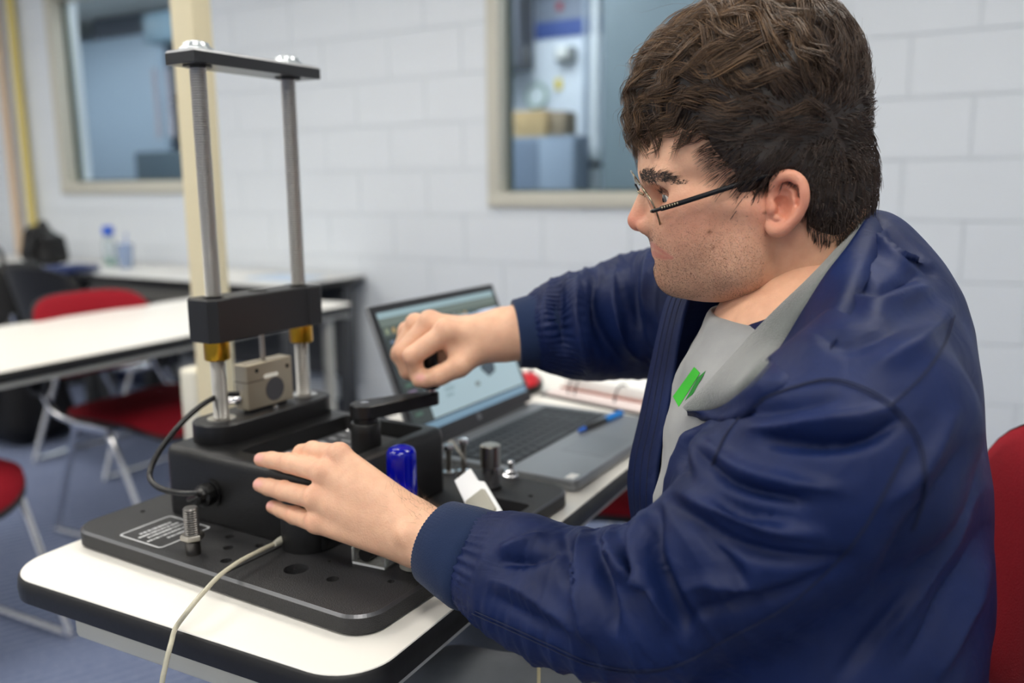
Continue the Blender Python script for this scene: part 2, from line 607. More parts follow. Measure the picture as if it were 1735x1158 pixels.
# ---- things behind the left window
s0, z0 = behind(292, 420, -2.0); s1, z1 = behind(50, 85, -2.0)
wb = empty('whiteboard', label='pale blue board standing behind the left window', cat='board'); wb.matrix_world = MW
box('panel', (s0, -2.08, 0.6), (s1, -2.0, z1), mat('pale_blue_board', (170, 188, 206), .5, var=.02), wb, .006)
box('ledge', (s0, -2.0, 0.6), (s1, -1.96, 0.64), m_grey_metal, wb, .004)
s0, z0 = behind(330, 330, -1.3); s1, z1 = behind(226, 258, -1.3)
mc_ = empty('bench_machine', label='slate grey bench machine behind the left window', cat='machine'); mc_.matrix_world = MW
mc_top = z1
m_slate = mat('slate_grey_machine', (82, 96, 106), .5, var=.05)
box('body', (s0, -1.7, 0.3), (s1, -1.3, z1), m_slate, mc_, .02)
box('column', (s0 + .05, -1.62, z1), (s0 + .20, -1.48, z1 + .12), m_slate, mc_, .02)
s0, z0 = behind(330, 60, -1.4); s1, z1 = behind(236, -40, -1.4)
hd = empty('extractor_hood', label='blue grey hood hanging at the top of the left window', cat='hood'); hd.matrix_world = MW
bm = bmesh.new()
add_box(bm, (s1 - s0, .5, .22), Matrix.Translation(((s0 + s1) / 2, -1.65, z0 + .10)), .01)
from_bm('canopy', bm, mat('hood_blue', (112, 136, 152), .5), hd, True)
lathe('duct', [(.13, 0), (.13, CEIL - z0 - .2)], mat('hood_duct', (70, 84, 96), .5), hd, 20, Matrix.Translation(((s0 + s1) / 2, -1.65, z0 + .2)))
lathe('filter', [(.16, 0), (.09, -.16), (0.02, -.2)], m_slate, hd, 20, Matrix.Translation(((s0 + s1) / 2 + .05, -1.62, z0)))
zh = mc_top + .125
for i, px in enumerate((266, 288)):
    s, _ = behind(px, 180, -1.6); _, zt = behind(px, 115, -1.6)
    o = tube('machine_hose', [(s, -1.6, zh), (s + .02, -1.62, zh + .2), (s, -1.6, zt)], .022, mat('pinkish_hose', (176, 170, 178), .5), None, 8, 6)
    o.matrix_world = MW
    tag(o, ('left' if i == 0 else 'right') + ' pinkish grey hose above the bench machine behind glass', 'hose')
# darker soffit behind the left window
wbox('trim_1', (3.0, -2.55, 2.02), (7.5, -2.1, CEIL), mat('soffit_grey', (112, 116, 126), .7))

# vertical pipes at the far left
for nm, pa, pb, r, rgb, lab in (('vertical_pipe', 11, 58, .026, (214, 196, 120), 'yellow painted vertical pipe on the wall at far left'),
                                ('vertical_pipe', -6, 22, .026, (220, 196, 172), 'peach coloured vertical pipe at the extreme left')):
    s, _ = behind((pa + pb) / 2, 190, .05)
    o = tube(nm, [(s, .045, 0), (s, .045, CEIL)], r, mat(lab, rgb, .5), None, 14)
    o.matrix_world = MW
    tag(o, lab, 'pipe')

# ---- ceiling lights: recessed fluorescent troffers
m_diff = mat('lamp_diffuser', (250, 250, 245), .5, emit=(255, 250, 240), estr=LAMP)
m_diff2 = mat('lamp_diffuser_far', (250, 250, 245), .5, emit=(248, 250, 255), estr=LAMP2)
m_tr = mat('troffer_frame', (235, 235, 232), .5)


def troffer(s, off, md, label, z=CEIL):
    r = empty('ceiling_light', label=label, cat='ceiling light', group='recessed ceiling lights')
    r.matrix_world = MW @ Matrix.Translation((s, off, z))
    for lo, hi in (((-.61, -.31, -.02), (.61, -.29, 0)), ((-.61, .29, -.02), (.61, .31, 0)), ((-.61, -.29, -.02), (-.59, .29, 0)), ((.59, -.29, -.02), (.61, .29, 0))):
        box('frame', lo, hi, m_tr, r)
    box('diffuser', (-.59, -.29, -.012), (.59, .29, -.004), md, r)


for i, s in enumerate((-.5, 1.9, 4.3)):
    for j, off in enumerate((1.75, 3.55, 5.3)):
        troffer(s, off, m_diff, 'recessed fluorescent ceiling light over the classroom, outside the picture')
for s in (0.4, 2.6, 5.0, 7.2):
    troffer(s, -0.75, m_diff2, 'recessed ceiling light in the room behind the windows, outside the picture')
for s in (2.9, 5.3):  # extra unseen row, added to brighten the far room's white wall
    troffer(s, -1.85, m_diff2, 'added unseen ceiling light in the back row, brightening the room behind the windows')

# ------------------------------------------------------------------ tables
TZ = 0.74
UT = np.array([0.4685, 0.8835]); XT = np.array([UT[1], -UT[0]])
RZT = math.atan2(XT[1], XT[0])


def make_table(name, origin, x0, x1, y0, y1, rad, label, group=None, legs=(), apron=True):
    r = empty(name, (origin[0], origin[1], 0), RZT, label, 'table', group)
    out = rrect(x0 - .004, x1 + .004, y0 - .004, y1 + .004, rad, 12)
    prism('edge_band', out, [(.006, TZ - .031), (.001, TZ - .027), (0.0, TZ - .015), (.0015, TZ - .004), (.004, TZ - .0015)], m_black_edge, r)
    prism('table_top', rrect(x0, x1, y0, y1, rad - .003, 12), [(0.0, TZ - .02), (0.0, TZ - .0008), (.0008, TZ)], m_white_lam, r)
    if apron:
        box('apron', (x0 + .12, y0 + .006, TZ - .056), (x1 - .02, y0 + .03, TZ - .03), m_grey_metal, r, .006)
        box('apron', (x0 + .12, y1 - .03, TZ - .056), (x1 - .02, y1 - .006, TZ - .03), m_grey_metal, r, .006)
        box('side_rail', (x1 - .035, y0 + .05, TZ - .046), (x1 - .008, y1 - .05, TZ - .03), m_grey_metal, r, .006)
        box('side_rail', (x0 + .006, y0 + .14, TZ - .056), (x0 + .03, y1 - .12, TZ - .03), m_grey_metal, r, .006)
    for (lx, ly) in legs:
        lathe('leg', [(.022, 0.02), (.022, TZ - .05)], m_grey_metal, r, 18, Matrix.Translation((lx, ly, 0)))
        lathe('foot', [(.0, 0), (.024, 0), (.026, .006), (.02, .02), (0, .02)], m_black_edge, r, 18, Matrix.Translation((lx, ly, 0)))
    return r


TC = (-0.065, 0.8574)
make_table('work_table', TC, -.523, 0.0, -.1625, 1.37, .06, 'white laminate work table with black edge under the black testing machine', None,
           ((-.105, .07), (-.285, -.03), (-.46, 1.25), (-.06, 1.3)))
FT = np.array([-0.6, 3.33])
make_table('classroom_table', FT, -.72, 0.0, -1.54, 0.0, .05, 'white classroom table with a red chair pushed behind it', None,
           ((-.06, -.1), (-.66, -.1), (-.09, -1.50), (-.66, -1.50)))

# long desks along the window wall
m_desk = mat('grey_desk_top', (222, 222, 220), .4, var=.02)


def wall_desk(name, s0, s1, label, d0=.03, d1=.60, z=.755):
    r = empty(name, label=label, cat='desk'); r.matrix_world = MW
    box('desk_top', (s0, d0, z - .004), (s1, d1 - .004, z), m_desk, r)
    box('edge_band', (s0 - .004, d0, z - .034), (s1 + .004, d1, z - .004), m_black_edge, r, .006)
    box('apron', (s0 + .04, d1 - .09, z - .12), (s1 - .04, d1 - .05, z - .034), mat('taupe_metal', (128, 126, 122), .5), r, .004)
    box('modesty_panel', (s0 + .06, d0 + .05, .25), (s1 - .06, d0 + .08, z - .034), m_darkgrey, r, .004)
    for s in (s0 + .05, s1 - .05):
        box('leg', (s - .03, d0 + .06, .02), (s + .03, d1 - .08, z - .034) if False else (s + .03, d0 + .13, z - .034), m_darkgrey, r, .006)
        box('leg', (s - .03, d1 - .13, .02), (s + .03, d1 - .07, z - .034), m_darkgrey, r, .006)
        box('foot', (s - .035, d0 + .05, 0), (s + .035, d1 - .02, .025), m_darkgrey, r, .008)
    return r


wall_desk('wall_desk', 2.52, 3.98, 'long dark framed desk against the wall left of the laptop')
wall_desk('wall_desk', 4.02, 4.78, 'short dark framed desk under the left window')
# table at far left whose end frame shows
r = empty('side_table', label='pale topped table with grey tube end frame at far left', cat='table'); r.matrix_world = MW
mtp = mat('taupe_tube', (150, 148, 140), .45)
box('table_top', (4.82, .10, .735), (5.95, .78, .765), m_desk, r, .008)
box('edge_band', (4.815, .095, .715), (5.955, .785, .7345), mtp, r, .004)
for off in (.16, .72):
    box('leg', (4.86, off - .025, 0), (4.91, off + .025, .715), mtp, r, .008)
    box('leg', (5.86, off - .025, 0), (5.91, off + .025, .715), mtp, r, .008)
box('rail', (4.865, .19, .10), (4.905, .69, .15), mtp, r, .006)

# the paper and other things lying on the wall desks
for s0, s1, o0, o1, rgb, lab in ((2.62, 2.92, .2, .42, (196, 214, 236), 'pale blue sheet of paper on the end of the wall desk'),
                                 (2.98, 3.3, .18, .45, (236, 236, 234), 'white sheet of paper on the long wall desk'),
                                 (3.4, 3.75, .2, .46, (214, 214, 212), 'grey sheet of paper on the wall desk behind the cream pole'),
                                 (4.1, 4.5, .3, .56, (240, 240, 240), 'white papers on the short desk under the left window')):
    o = box('paper_sheet', (s0, o0, .7552), (s1, o1, .762), mat(lab, rgb, .7), None, .001); o.matrix_world = MW
    tag(o, lab, 'paper', 'papers on the wall desks')

# bottle with blue cap, and a second clear bottle lying behind it
s, z = behind(178, 400, .3)
bt = empty('water_bottle', label='clear water bottle with bright blue cap on the wall desk', cat='bottle')
bt.matrix_world = MW @ Matrix.Translation((s, .28, .756))
m_clear = mat('clear_plastic', (224, 236, 240), .08, trans=.85, ior=1.3, alpha=.75)
lathe('body', [(.03, 0), (.036, .006), (.036, .13), (.03, .155), (.016, .17), (.016, .185)], m_clear, bt, 24)
lathe('cap', [(.026, .172), (.03, .178), (.03, .215), (.024, .222), (.012, .225), (0, .225)], mat('blue_cap', (38, 96, 214), .35), bt, 24)
lathe('water', [(.0, .004), (.033, .006), (.033, .05), (0, .05)], mat('greenish_water', (190, 224, 210), .1, trans=.6), bt, 24)
bt2 = empty('clear_cup', label='pale blue clear cup right of the blue capped bottle', cat='cup')
s, z = behind(210, 405, .3)
bt2.matrix_world = MW @ Matrix.Translation((s, .30, .756))
lathe('body', [(.03, 0), (.034, .004), (.044, .13), (.042, .13), (.032, .006), (0, .005)], mat('pale_blue_plastic', (190, 208, 236), .15, trans=.5, alpha=.8), bt2, 24)
lathe('straw', [(.004, .01), (.004, .19)], mat('blue_straw', (120, 150, 220), .4), bt2, 8, T(.01, 0, 0, .12))


def lumpy_bag(name, c, size, m, label, cat, seed, strap=True):
    rng = np.random.default_rng(seed)
    r = empty(name, label=label, cat=cat); r.matrix_world = MW @ Matrix.Translation(c)
    bm = bmesh.new()
    add_box(bm, size, Matrix.Translation((0, 0, size[2] / 2)), min(size) * .3, 4)
    bmesh.ops.subdivide_edges(bm, edges=bm.edges[:], cuts=1, use_grid_fill=True)
    for v in bm.verts:
        h = v.co.z / size[2]
        k = 1 + .12 * math.sin(9 * v.co.x / size[0] + seed) * math.cos(7 * h + seed)
        v.co.x *= k * (1.0 - .25 * h); v.co.y *= k * (1 - .2 * h)
        v.co.z *= 1 + .12 * math.sin(5 * v.co.x / size[0] + 2 * seed)
    from_bm('body', bm, m, r, True, 80)
    sx, sy, sz = size
    tube('strap', [(-sx * .25, sy * .4, sz * .8), (-sx * .3, sy * .62, sz * .6), (-sx * .3, sy * .6, sz * .25), (-sx * .25, sy * .5, .05)], .014, m_rubber, r, 8, 6)
    tube('handle', [(-sx * .15, 0, sz * .95), (-sx * .1, 0, sz * 1.15), (sx * .1, 0, sz * 1.15), (sx * .15, 0, sz * .95)], .012, m_rubber, r, 8, 6)
    box('pocket', (-sx * .3, sy * .36, sz * .12), (sx * .3, sy * .56, sz * .5), m, r, .02)
    return r


m_bag = mat('black_nylon', (10, 10, 12), .6, var=.3, vscale=30, bump=.5, bscale=60)
s, z = behind(75, 405, .42)
lumpy_bag('shoulder_bag', (s, .42, .766), (.24, .2, .20), m_bag, 'crumpled black bag on top of the far left table', 'bag', 3)
s, z = behind(40, 500, .95)
lumpy_bag('backpack', (s + .10, 1.02, 0.0), (.62, .34, .78), m_bag, 'large black backpack on the floor in front of the far left table', 'backpack', 5)
# dark blue cloth hanging over the table corner
s, z = behind(85, 440, .78)
o = box('folded_cloth', (s - .06, .55, .766), (s + .11, .80, .80), mat('navy_cloth', (44, 58, 104), .9, var=.2, bump=.5, bscale=50), None, .012, 3); o.matrix_world = MW
tag(o, 'dark blue folded cloth on the corner of the far left table', 'cloth')

# ------------------------------------------------------------------ chairs
m_shell = mat('black_chair_shell', (28, 28, 30), .5)
m_hubgrey = mat('grey_hub_plastic', (112, 112, 112), .45)
m_blackfab = mat('black_fabric', (20, 20, 24), .85, var=.1, bump=.4, bscale=400)


def pad_mesh(nx, ny, fx):
    """closed cushion: fx(u,v,side)->(x,y,z)"""
    bm = bmesh.new()
    grids = []
    for side in (0, 1):
        g = [[bm.verts.new(fx(i / nx, j / ny, side)) for j in range(ny + 1)] for i in range(nx + 1)]
        grids.append(g)
        for i in range(nx):
            for j in range(ny):
                bm.faces.new((g[i][j], g[i + 1][j], g[i + 1][j + 1], g[i][j + 1]))
    a, b = grids
    rim = [(i, 0) for i in range(nx)] + [(nx, j) for j in range(ny)] + [(i, ny) for i in range(nx, 0, -1)] + [(0, j) for j in range(ny, 0, -1)]
    for k in range(len(rim)):
        i, j = rim[k]; p, q = rim[(k + 1) % len(rim)]
        bm.faces.new((a[i][j], a[p][q], b[p][q], b[i][j]))
    return bm


def make_chair(mfab, label, cat='chair', group=None):
    """faces +x, seat centre over the origin"""
    r = empty('stacking_chair', label=label, cat=cat, group=group)

    def sq(u, v, w, d, e=4.0):
        x = 2 * u - 1; y = 2 * v - 1
        # superellipse mapping of the unit square
        k = (abs(x) ** e + abs(y) ** e) ** (1 / e)
        m_ = max(abs(x), abs(y))
        s_ = m_ / k if k > 1e-6 else 1
        return x * s_ * d / 2, y * s_ * w / 2, m_

    def seat(u, v, side):
        x, y, m_ = sq(u, v, .47, .46)
        z = .455 - .02 * (x + .23) / .46 * 0 + (.02 * (y / .23) ** 2) - .05 * max(0, (x - .12) / .11) ** 2
        th = .034 * (1 - m_ ** 6)
        return (x, y, z + (th if side else -.012))

    from_bm('seat', pad_mesh(16, 16, seat), mfab, r, True, 70)

    def seatshell(u, v, side):
        x, y, m_ = sq(u, v, .475, .465)
        z = .455 + (.02 * (y / .23) ** 2) - .05 * max(0, (x - .12) / .11) ** 2
        return (x, y, z - (.012 if side else .028))
    from_bm('seat_shell', pad_mesh(12, 12, seatshell), m_shell, r, True, 70)

    def back(u, v, side):
        z, y, m_ = sq(u, v, .475, .31)
        zz = .72 + z
        x = -.285 - .14 * (zz - .56) / .3 * .55 + .07 * (y / .235) ** 2
        th = .036 * (1 - m_ ** 6)
        return (x + (th if side else 0), y, zz)
    from_bm('backrest', pad_mesh(16, 16, back), mfab, r, True, 70)

    def bshell(u, v, side):
        z, y, m_ = sq(u, v, .48, .315)
        zz = .72 + z
        x = -.285 - .14 * (zz - .56) / .3 * .55 + .07 * (y / .235) ** 2
        return (x - (.002 if side else .014), y, zz)
    from_bm('back_shell', pad_mesh(14, 14, bshell), m_shell, r, True, 70)
    for sgn in (-1, 1):
        y = sgn * .245
        tube('side_frame', [(.06, y, .435), (.10, y, .36), (.235, y, .03), (.235, y, .013), (.215, y, .012), (-.22, y, .012), (-.245, y, .014), (-.245, y, .035), (-.12, y, .36), (-.09, y, .435)], .0115, m_chrome, r, 10, 5)
        box('clamp', (-.10, y - .016, .425), (.07, y + .016, .455), m_chrome, r, .008, 3)
        tube('back_post', [(-.06, y * .99, .44), (-.20, y * .99, .47), (-.27, y * .97, .56), (-.29, y * .93, .66)], .011, m_chrome, r, 10, 6)
        lathe('hub', [(.0, -.012), (.045, -.012), (.05, -.006), (.05, .006), (.045, .012), (0, .012)], m_hubgrey, r, 24, T(-.262, y * 1.02, .585, math.pi / 2))
        lathe('hub_rim', [(.05, -.012), (.058, -.012), (.062, 0), (.058, .012), (.05, .012)], m_shell, r, 24, T(-.262, y * 1.02, .585, math.pi / 2))
    tube('cross_bar', [(.06, -.245, .43), (.06, .245, .43)], .010, m_chrome, r, 8)
    tube('cross_bar', [(-.08, -.245, .43), (-.08, .245, .43)], .010, m_chrome, r, 8)
    return r


def place(o, x, y, rz, label=None, group=None):
    o.location = (x, y, 0); o.rotation_euler = (0, 0, rz)
    if label: o['label'] = label
    if group: o['group'] = group
    return o


CG = 'red stacking chairs'
ch = make_chair(m_red, 'x')
FP = np.array([-0.95, 0.312]); FP /= np.linalg.norm(FP)        # the way the man faces
rzt = math.atan2(XT[1], XT[0])
place(ch, -1.26, 2.99, rzt, 'red fabric chair with chrome legs tucked behind the classroom table', CG)
ch.scale = (1, 1, .93)
c2 = place(copy_tree(ch), -1.515, 2.05, rzt, 'red chair cut by the left edge of the picture, near the floor', CG)
c3 = place(copy_tree(ch), .285, .97, math.atan2(FP[1], FP[0]), 'red chair with chrome bracket that the seated man occupies', CG)
c4 = place(copy_tree(ch), .365, 2.03, math.atan2(FP[1], FP[0]) + .1, 'red chair beyond the man, glimpsed under the table edge', CG)
for c_ in (c2, c3, c4): c_.scale = (1, 1, 1)
c3.scale = (1, 1, 1.03)
bch = make_chair(m_blackfab, 'x')
s, _ = behind(190, 465, .95)
p = wxy(s, .98)
place(bch, p[0], p[1], math.atan2(-N_[1], -N_[0]), 'black chair with chrome frame in front of the short desk', 'black chairs at the wall desks')
# ------------------------------------------------------------------ cream utility pole with outlet box
pp = at(351, 420, 2.02)
pr = empty('utility_pole', (pp[0], pp[1], 0), math.radians(-23), 'cream square utility pole rising behind the testing machine', 'pole')
box('post', (-.031, -.031, 0), (.031, .031, CEIL), m_cream, pr, .004)
box('foot_plate', (-.045, -.045, 0), (.045, .045, .02), m_cream, pr, .003)
box('outlet_box', (-.085, -.034, .56), (-.031, .02, .76), mat('cream_box', (228, 224, 208), .5), pr, .012, 3)

# ------------------------------------------------------------------ the materials testing machine
TU = np.array([0.5195, 0.8545]); TU /= np.linalg.norm(TU)
TX = np.array([TU[1], -TU[0]])
TO = np.array([-0.5202, 1.0149])
tester = empty('testing_machine', (TO[0], TO[1], TZ), math.atan2(TX[1], TX[0]),
               'black bench top testing machine with two threaded steel columns on the work table', 'testing machine')
MT = Matrix(((TX[0], TU[0], 0, TO[0]), (TX[1], TU[1], 0, TO[1]), (0, 0, 1, TZ), (0, 0, 0, 1)))
MTI = MT.inverted()


def tl(p):
    return np.array(MTI @ Vector(tuple(float(v) for v in p)))


def tw(x, y, z):
    return np.array(MT @ Vector((x, y, z)))


PT = .0225
plate = prism('base_plate', rrect(-.045, .437, 0, .447, .034, 12), [(.004, .0), (.0, .003), (0, PT - .003), (.003, PT)], m_texblack, None)
cb = bmesh.new()
for (x, y, r) in ((.2918, .0554, .0138), (.3445, .0571, .0070), (.403, .0846, .0042), (.1555, .0815, .0058), (.180, .0573, .0062), (.2066, .031, .0066),
                  (.207, .081, .0056), (-.0108, .0823, .0036), (.4016, .3862, .0034), (.31, .09, .002)):
    add_lathe(cb, [(r, PT - .014), (r, PT + .01)], 24, Matrix.Translation((x, y, 0)))
boolean(plate, cb)
cb = bmesh.new()
add_box(cb, (.0035, .12, .004), Matrix.Translation((.232, .045, PT)))
boolean(plate, cb)
cb = bmesh.new()
add_prism(cb, rrect(.335, .42, .235, .357, .008, 5), [(0, .004), (0, PT + .01)])
boolean(plate, cb)
plate.parent = tester
for p_ in plate.data.polygons: p_.use_smooth = True
plate.data.set_sharp_from_angle(angle=math.radians(30))
# bright machined bevel round the plate edge
m_bevel = mat('machined_bevel', (96, 97, 100), .35, metal=.7)
bm = bmesh.new()
P = rrect(-.045, .437, 0, .447, .034, 12)
rings = []
for ins, z in ((-.0001, PT - .003), (-.0001, PT - .0026), (.0027, PT + .00015), (.0031, PT + .00015)):
    Q = rrect(-.045 + ins, .437 - ins, ins, .447 - ins, .034 - ins, 12)
    rings.append([bm.verts.new((q[0], q[1], z)) for q in Q])
for a, b in zip(rings, rings[1:]):
    for i in range(len(a)):
        bm.faces.new((a[i], a[(i + 1) % len(a)], b[(i + 1) % len(a)], b[i]))
from_bm('bevel_edge', bm, m_bevel, tester)

# printed warning panel on the plate
bm = bmesh.new()
oo = rrect(.033, .113, .0145, .090, .006, 5); ii = rrect(.0355, .1105, .017, .0875, .0045, 5)
ro = [bm.verts.new((p[0], p[1], PT + .0003)) for p in oo]; ri = [bm.verts.new((p[0], p[1], PT + .0003)) for p in ii]
for i in range(len(ro)):
    j = (i + 1) % len(ro)
    bm.faces.new((ro[i], ro[j], ri[j], ri[i]))
wp = from_bm('warning_panel', bm, m_print, tester)
bm = bmesh.new()
rp = random.Random(5)
for k, (x, a, b) in enumerate(((.054, .030, .074), (.063, .022, .079), (.072, .028, .082), (.082, .020, .080), (.093, .040, .072))):
    y = a
    while y < b:
        l = rp.uniform(.0015, .005)
        add_box(bm, (.0042, l, .0002), Matrix.Translation((x, y + l / 2, PT + .0003)))
        y += l + rp.uniform(.0006, .0018)
from_bm('print', bm, m_print, wp)

# stud with nut
SX, SY = .1585, .0255
lathe('stud', [(.0085, PT), (.0085, .038)] + [q for k in range(15) for q in ((.0074, .038 + k * .0027), (.0089, .0393 + k * .0027))] + [(.0075, .079), (0, .079)],
      mat('dark_steel', (104, 102, 100), .36, metal=1.0), tester, 20, Matrix.Translation((SX, SY, 0)))
bm = bmesh.new()
add_lathe(bm, [(.0, .040), (.0125, .040), (.0135, .0415), (.0135, .046), (.0125, .0475), (0, .0475)], 6, Matrix.Translation((SX, SY, 0)))
from_bm('nut', bm, m_steel, tester)

# gear housing
BT = .1135
hs = prism('housing', rrect(.0156, .2890, .098, .352, .018, 8),
           [(.002, PT), (0, PT + .002), (.0, BT - .012), (.0012, BT - .006), (.004, BT - .002), (.009, BT)], m_blackplastic, None)
cb = bmesh.new()
add_prism(cb, rrect(.124, .268, .128, .332, .010, 5), [(.004, BT - .022), (0, BT + .01)])
boolean(hs, cb)
hs.parent = tester
for p_ in hs.data.polygons: p_.use_smooth = True
hs.data.set_sharp_from_angle(angle=math.radians(38))
lathe('corner_boss', [(.031, PT), (.031, .085), (.027, .095), (0, .098)], m_blackplastic, tester, 28, Matrix.Translation((.255, .113, 0)))
box('label_plate', (.130, .134, BT - .0219), (.262, .326, BT - .0195), m_greyprint, tester, .001)
bm = bmesh.new()
for k in range(9):
    for q in range(3):
        y = .142 + k * .0195; x = .138 + q * .026
        add_box(bm, (rp.uniform(.008, .02), .003, .0003), Matrix.Translation((x + .006, y, BT - .0193)))
from_bm('label_print', bm, m_print, tester)
for (x, y) in ((.138, .318), (.255, .318), (.138, .142)):
    lathe('screw', [(.0045, 0), (.0045, .001), (.003, .0022), (0, .0025)], m_chrome, tester, 14, Matrix.Translation((x, y, BT - .0195)))

# rod base bar
RX, RY = .0605, (.160, .312)
BZ = .1395
prism('base_bar', rrect(.024, .097, .124, .348, .034, 12), [(.002, BT - .003), (0, BT), (0, BZ - .002), (.002, BZ)], m_anod, tester)
RB = .0105
for y in RY:
    prof = [(.0185, BZ), (.0185, BZ + .0015), (.0112, BZ + .0015)]
    z = BZ + .0015
    while z < .588:
        prof += [(RB - .0017, z), (RB - .0002, z + .0012), (RB, z + .0017)]
        z += .0031
    lathe('threaded_rod', prof, m_rod, tester, 20, Matrix.Translation((RX, y, 0)), angle=25)
    lathe('bushing', [(.0105, .2195), (.0155, .2195), (.0165, .221), (.0165, .246), (.0105, .247)], m_brass, tester, 28, Matrix.Translation((RX, y, 0)))
    lathe('cap_bolt', [(.0125, .605), (.0205, .605), (.0215, .6065), (.021, .609), (.0165, .612), (.015, .616), (.008, .6185), (0, .619)], m_zinc, tester, 24, Matrix.Translation((RX, y, 0)))
    lathe('rod_washer', [(.0105, .5872), (.0175, .5872), (.0175, .5892), (.0105, .5892)], m_anod, tester, 24, Matrix.Translation((RX, y, 0)))
# crosshead with shallow pocket on each long side
x0, x1, y0, y1 = .0335, .0875, .1335, .3385
poly = [(x0 + .009, y0), (x1 - .009, y0), (x1, y0 + .010), (x1, y0 + .030), (x1 - .0035, y0 + .033), (x1 - .0035, y1 - .033), (x1, y1 - .030), (x1, y1 - .010),
        (x1 - .009, y1), (x0 + .009, y1), (x0, y1 - .010), (x0, y1 - .030), (x0 + .0035, y1 - .033), (x0 + .0035, y0 + .033), (x0, y0 + .030), (x0, y0 + .010)]
prism('crosshead', poly, [(.001, .2455), (0, .2465), (0, .2995), (.0015, .3015)], m_anod, tester, smooth=False)
lathe('crosshead_hole', [(0, 0), (.013, 0), (.0135, .0004), (0, .0004)], m_hole, tester, 24, Matrix.Translation((RX, .236, .3015)))
for y in RY:
    lathe('collar', [(.0106, .3012), (.0135, .3012), (.0135, .3025), (.0106, .3025)], m_anod, tester, 20, Matrix.Translation((RX, y, 0)))
# top bar: chamfered block, pale underside shows
prism('top_bar', [(.034, .134), (.087, .134), (.087, .348), (.034, .348)], [(.0005, .589), (0, .590), (0, .6025), (.0001, .603)], mat('glossy_anodised', (27, 27, 29), .24, spec=.9), tester, smooth=False)
prism('bevel_edge', [(.0341, .1341), (.0869, .1341), (.0869, .3479), (.0341, .3479)], [(.0, .603), (.0030, .606)], mat('bevel_highlight', (205, 206, 208), .32, metal=.85), tester, smooth=False)  # highlight along the top edge, put into a bright metal colour
prism('top_face', [(.0341, .1341), (.0869, .1341), (.0869, .3479), (.0341, .3479)], [(.0031, .6055), (.0032, .6062)], m_anod, tester, smooth=False)
# load cell
CX0, CX1, CY0, CY1 = .050, .0745, .194, .2775
lc = prism('load_cell', rrect(CX0, CX1, CY0, CY1, .002, 3), [(.0005, BZ + .0045), (0, BZ + .005), (0, .2048), (.0012, .206)], m_nickel, tester)
box('foot_shim', (CX0 + .004, CY0 + .01, BZ), (CX1 - .004, CY1 - .01, BZ + .005), m_anod, lc)
Mx = T(CX1, 0, 0, 0, math.pi / 2)
lathe('strain_disc', [(0, 0), (.0165, 0), (.0165, .0006), (0, .0006)], mat('dark_disc', (62, 62, 66), .6), lc, 28, Matrix.Translation((CX1, .243, .165)) @ Matrix.Rotation(math.pi / 2, 4, 'Y'))
for (y, z) in ((.212, .196), (.268, .193)):
    lathe('screw_hole', [(0, 0), (.003, 0), (.003, .0004), (0, .0004)], m_hole, lc, 14, Matrix.Translation((CX1, y, z)) @ Matrix.Rotation(math.pi / 2, 4, 'Y'))
prism('slot', rrect(.224, .250, -.0028, .0028, .0027, 5), [(0, 0), (0, .0004)], mat('bright_slot', (228, 226, 216), .4), lc,
      Matrix.Translation((CX1, 0, .1855)) @ Matrix(((0, 0, 1, 0), (1, 0, 0, 0), (0, 1, 0, 0), (0, 0, 0, 1))))
box('slit', (CX0 - .0002, CY0 - .0003, .1815), (CX1 + .0003, .224, .1823), m_hole, lc)
box('slit', (CX0 + .002, CY0 + .039, .2055), (CX1 - .002, CY0 + .0402, .2063), m_hole, lc)
lathe('loading_pin', [(.0035, .206), (.0035, .246)], m_steel, tester, 14, Matrix.Translation((.0615, .236, 0)))
lathe('cell_screw', [(.004, 0), (.004, .003), (.002, .0045), (0, .0045)], m_chrome, tester, 14, Matrix.Translation((.083, .235, BZ)))
# cable gland on the cell, cable, connector on the housing
gl = tl(at(410, 668, 1.165)); g2 = tl(at(392, 669, 1.16))
lathe('cable_gland', [(.0075, 0), (.0075, .006), (.006, .009), (.0045, .016), (0, .016)], m_chrome, tester, 16, orient((CX0 + .006, CY0 + .002, .158), (CX0 - .02, CY0 - .06, .156)))
pts = [tl(at(px, py, d)) for px, py, d in ((405, 667, 1.165), (384, 669, 1.155), (358, 677, 1.14), (328, 698, 1.125), (298, 728, 1.11), (270, 765, 1.10), (255, 796, 1.09), (256, 815, 1.075), (272, 828, 1.06), (305, 836, 1.045), (338, 837, 1.03))]
cn = np.array([.1085, .098, .065])
pts += [cn + (-.006, -.030, -.001), cn + (-.001, -.022, 0)]
tube('sensor_cable', pts, .0036, m_rubber, tester, 10, 6)
Mc = orient(cn, cn + np.array((0, -1, 0)))
lathe('connector', [(.017, 0), (.018, .001), (.018, .004), (.0135, .0045), (.0145, .006), (.0145, .016), (.011, .018), (.009, .026), (.006, .028), (0, .028)], m_rubber, tester, 12, Mc, angle=25)
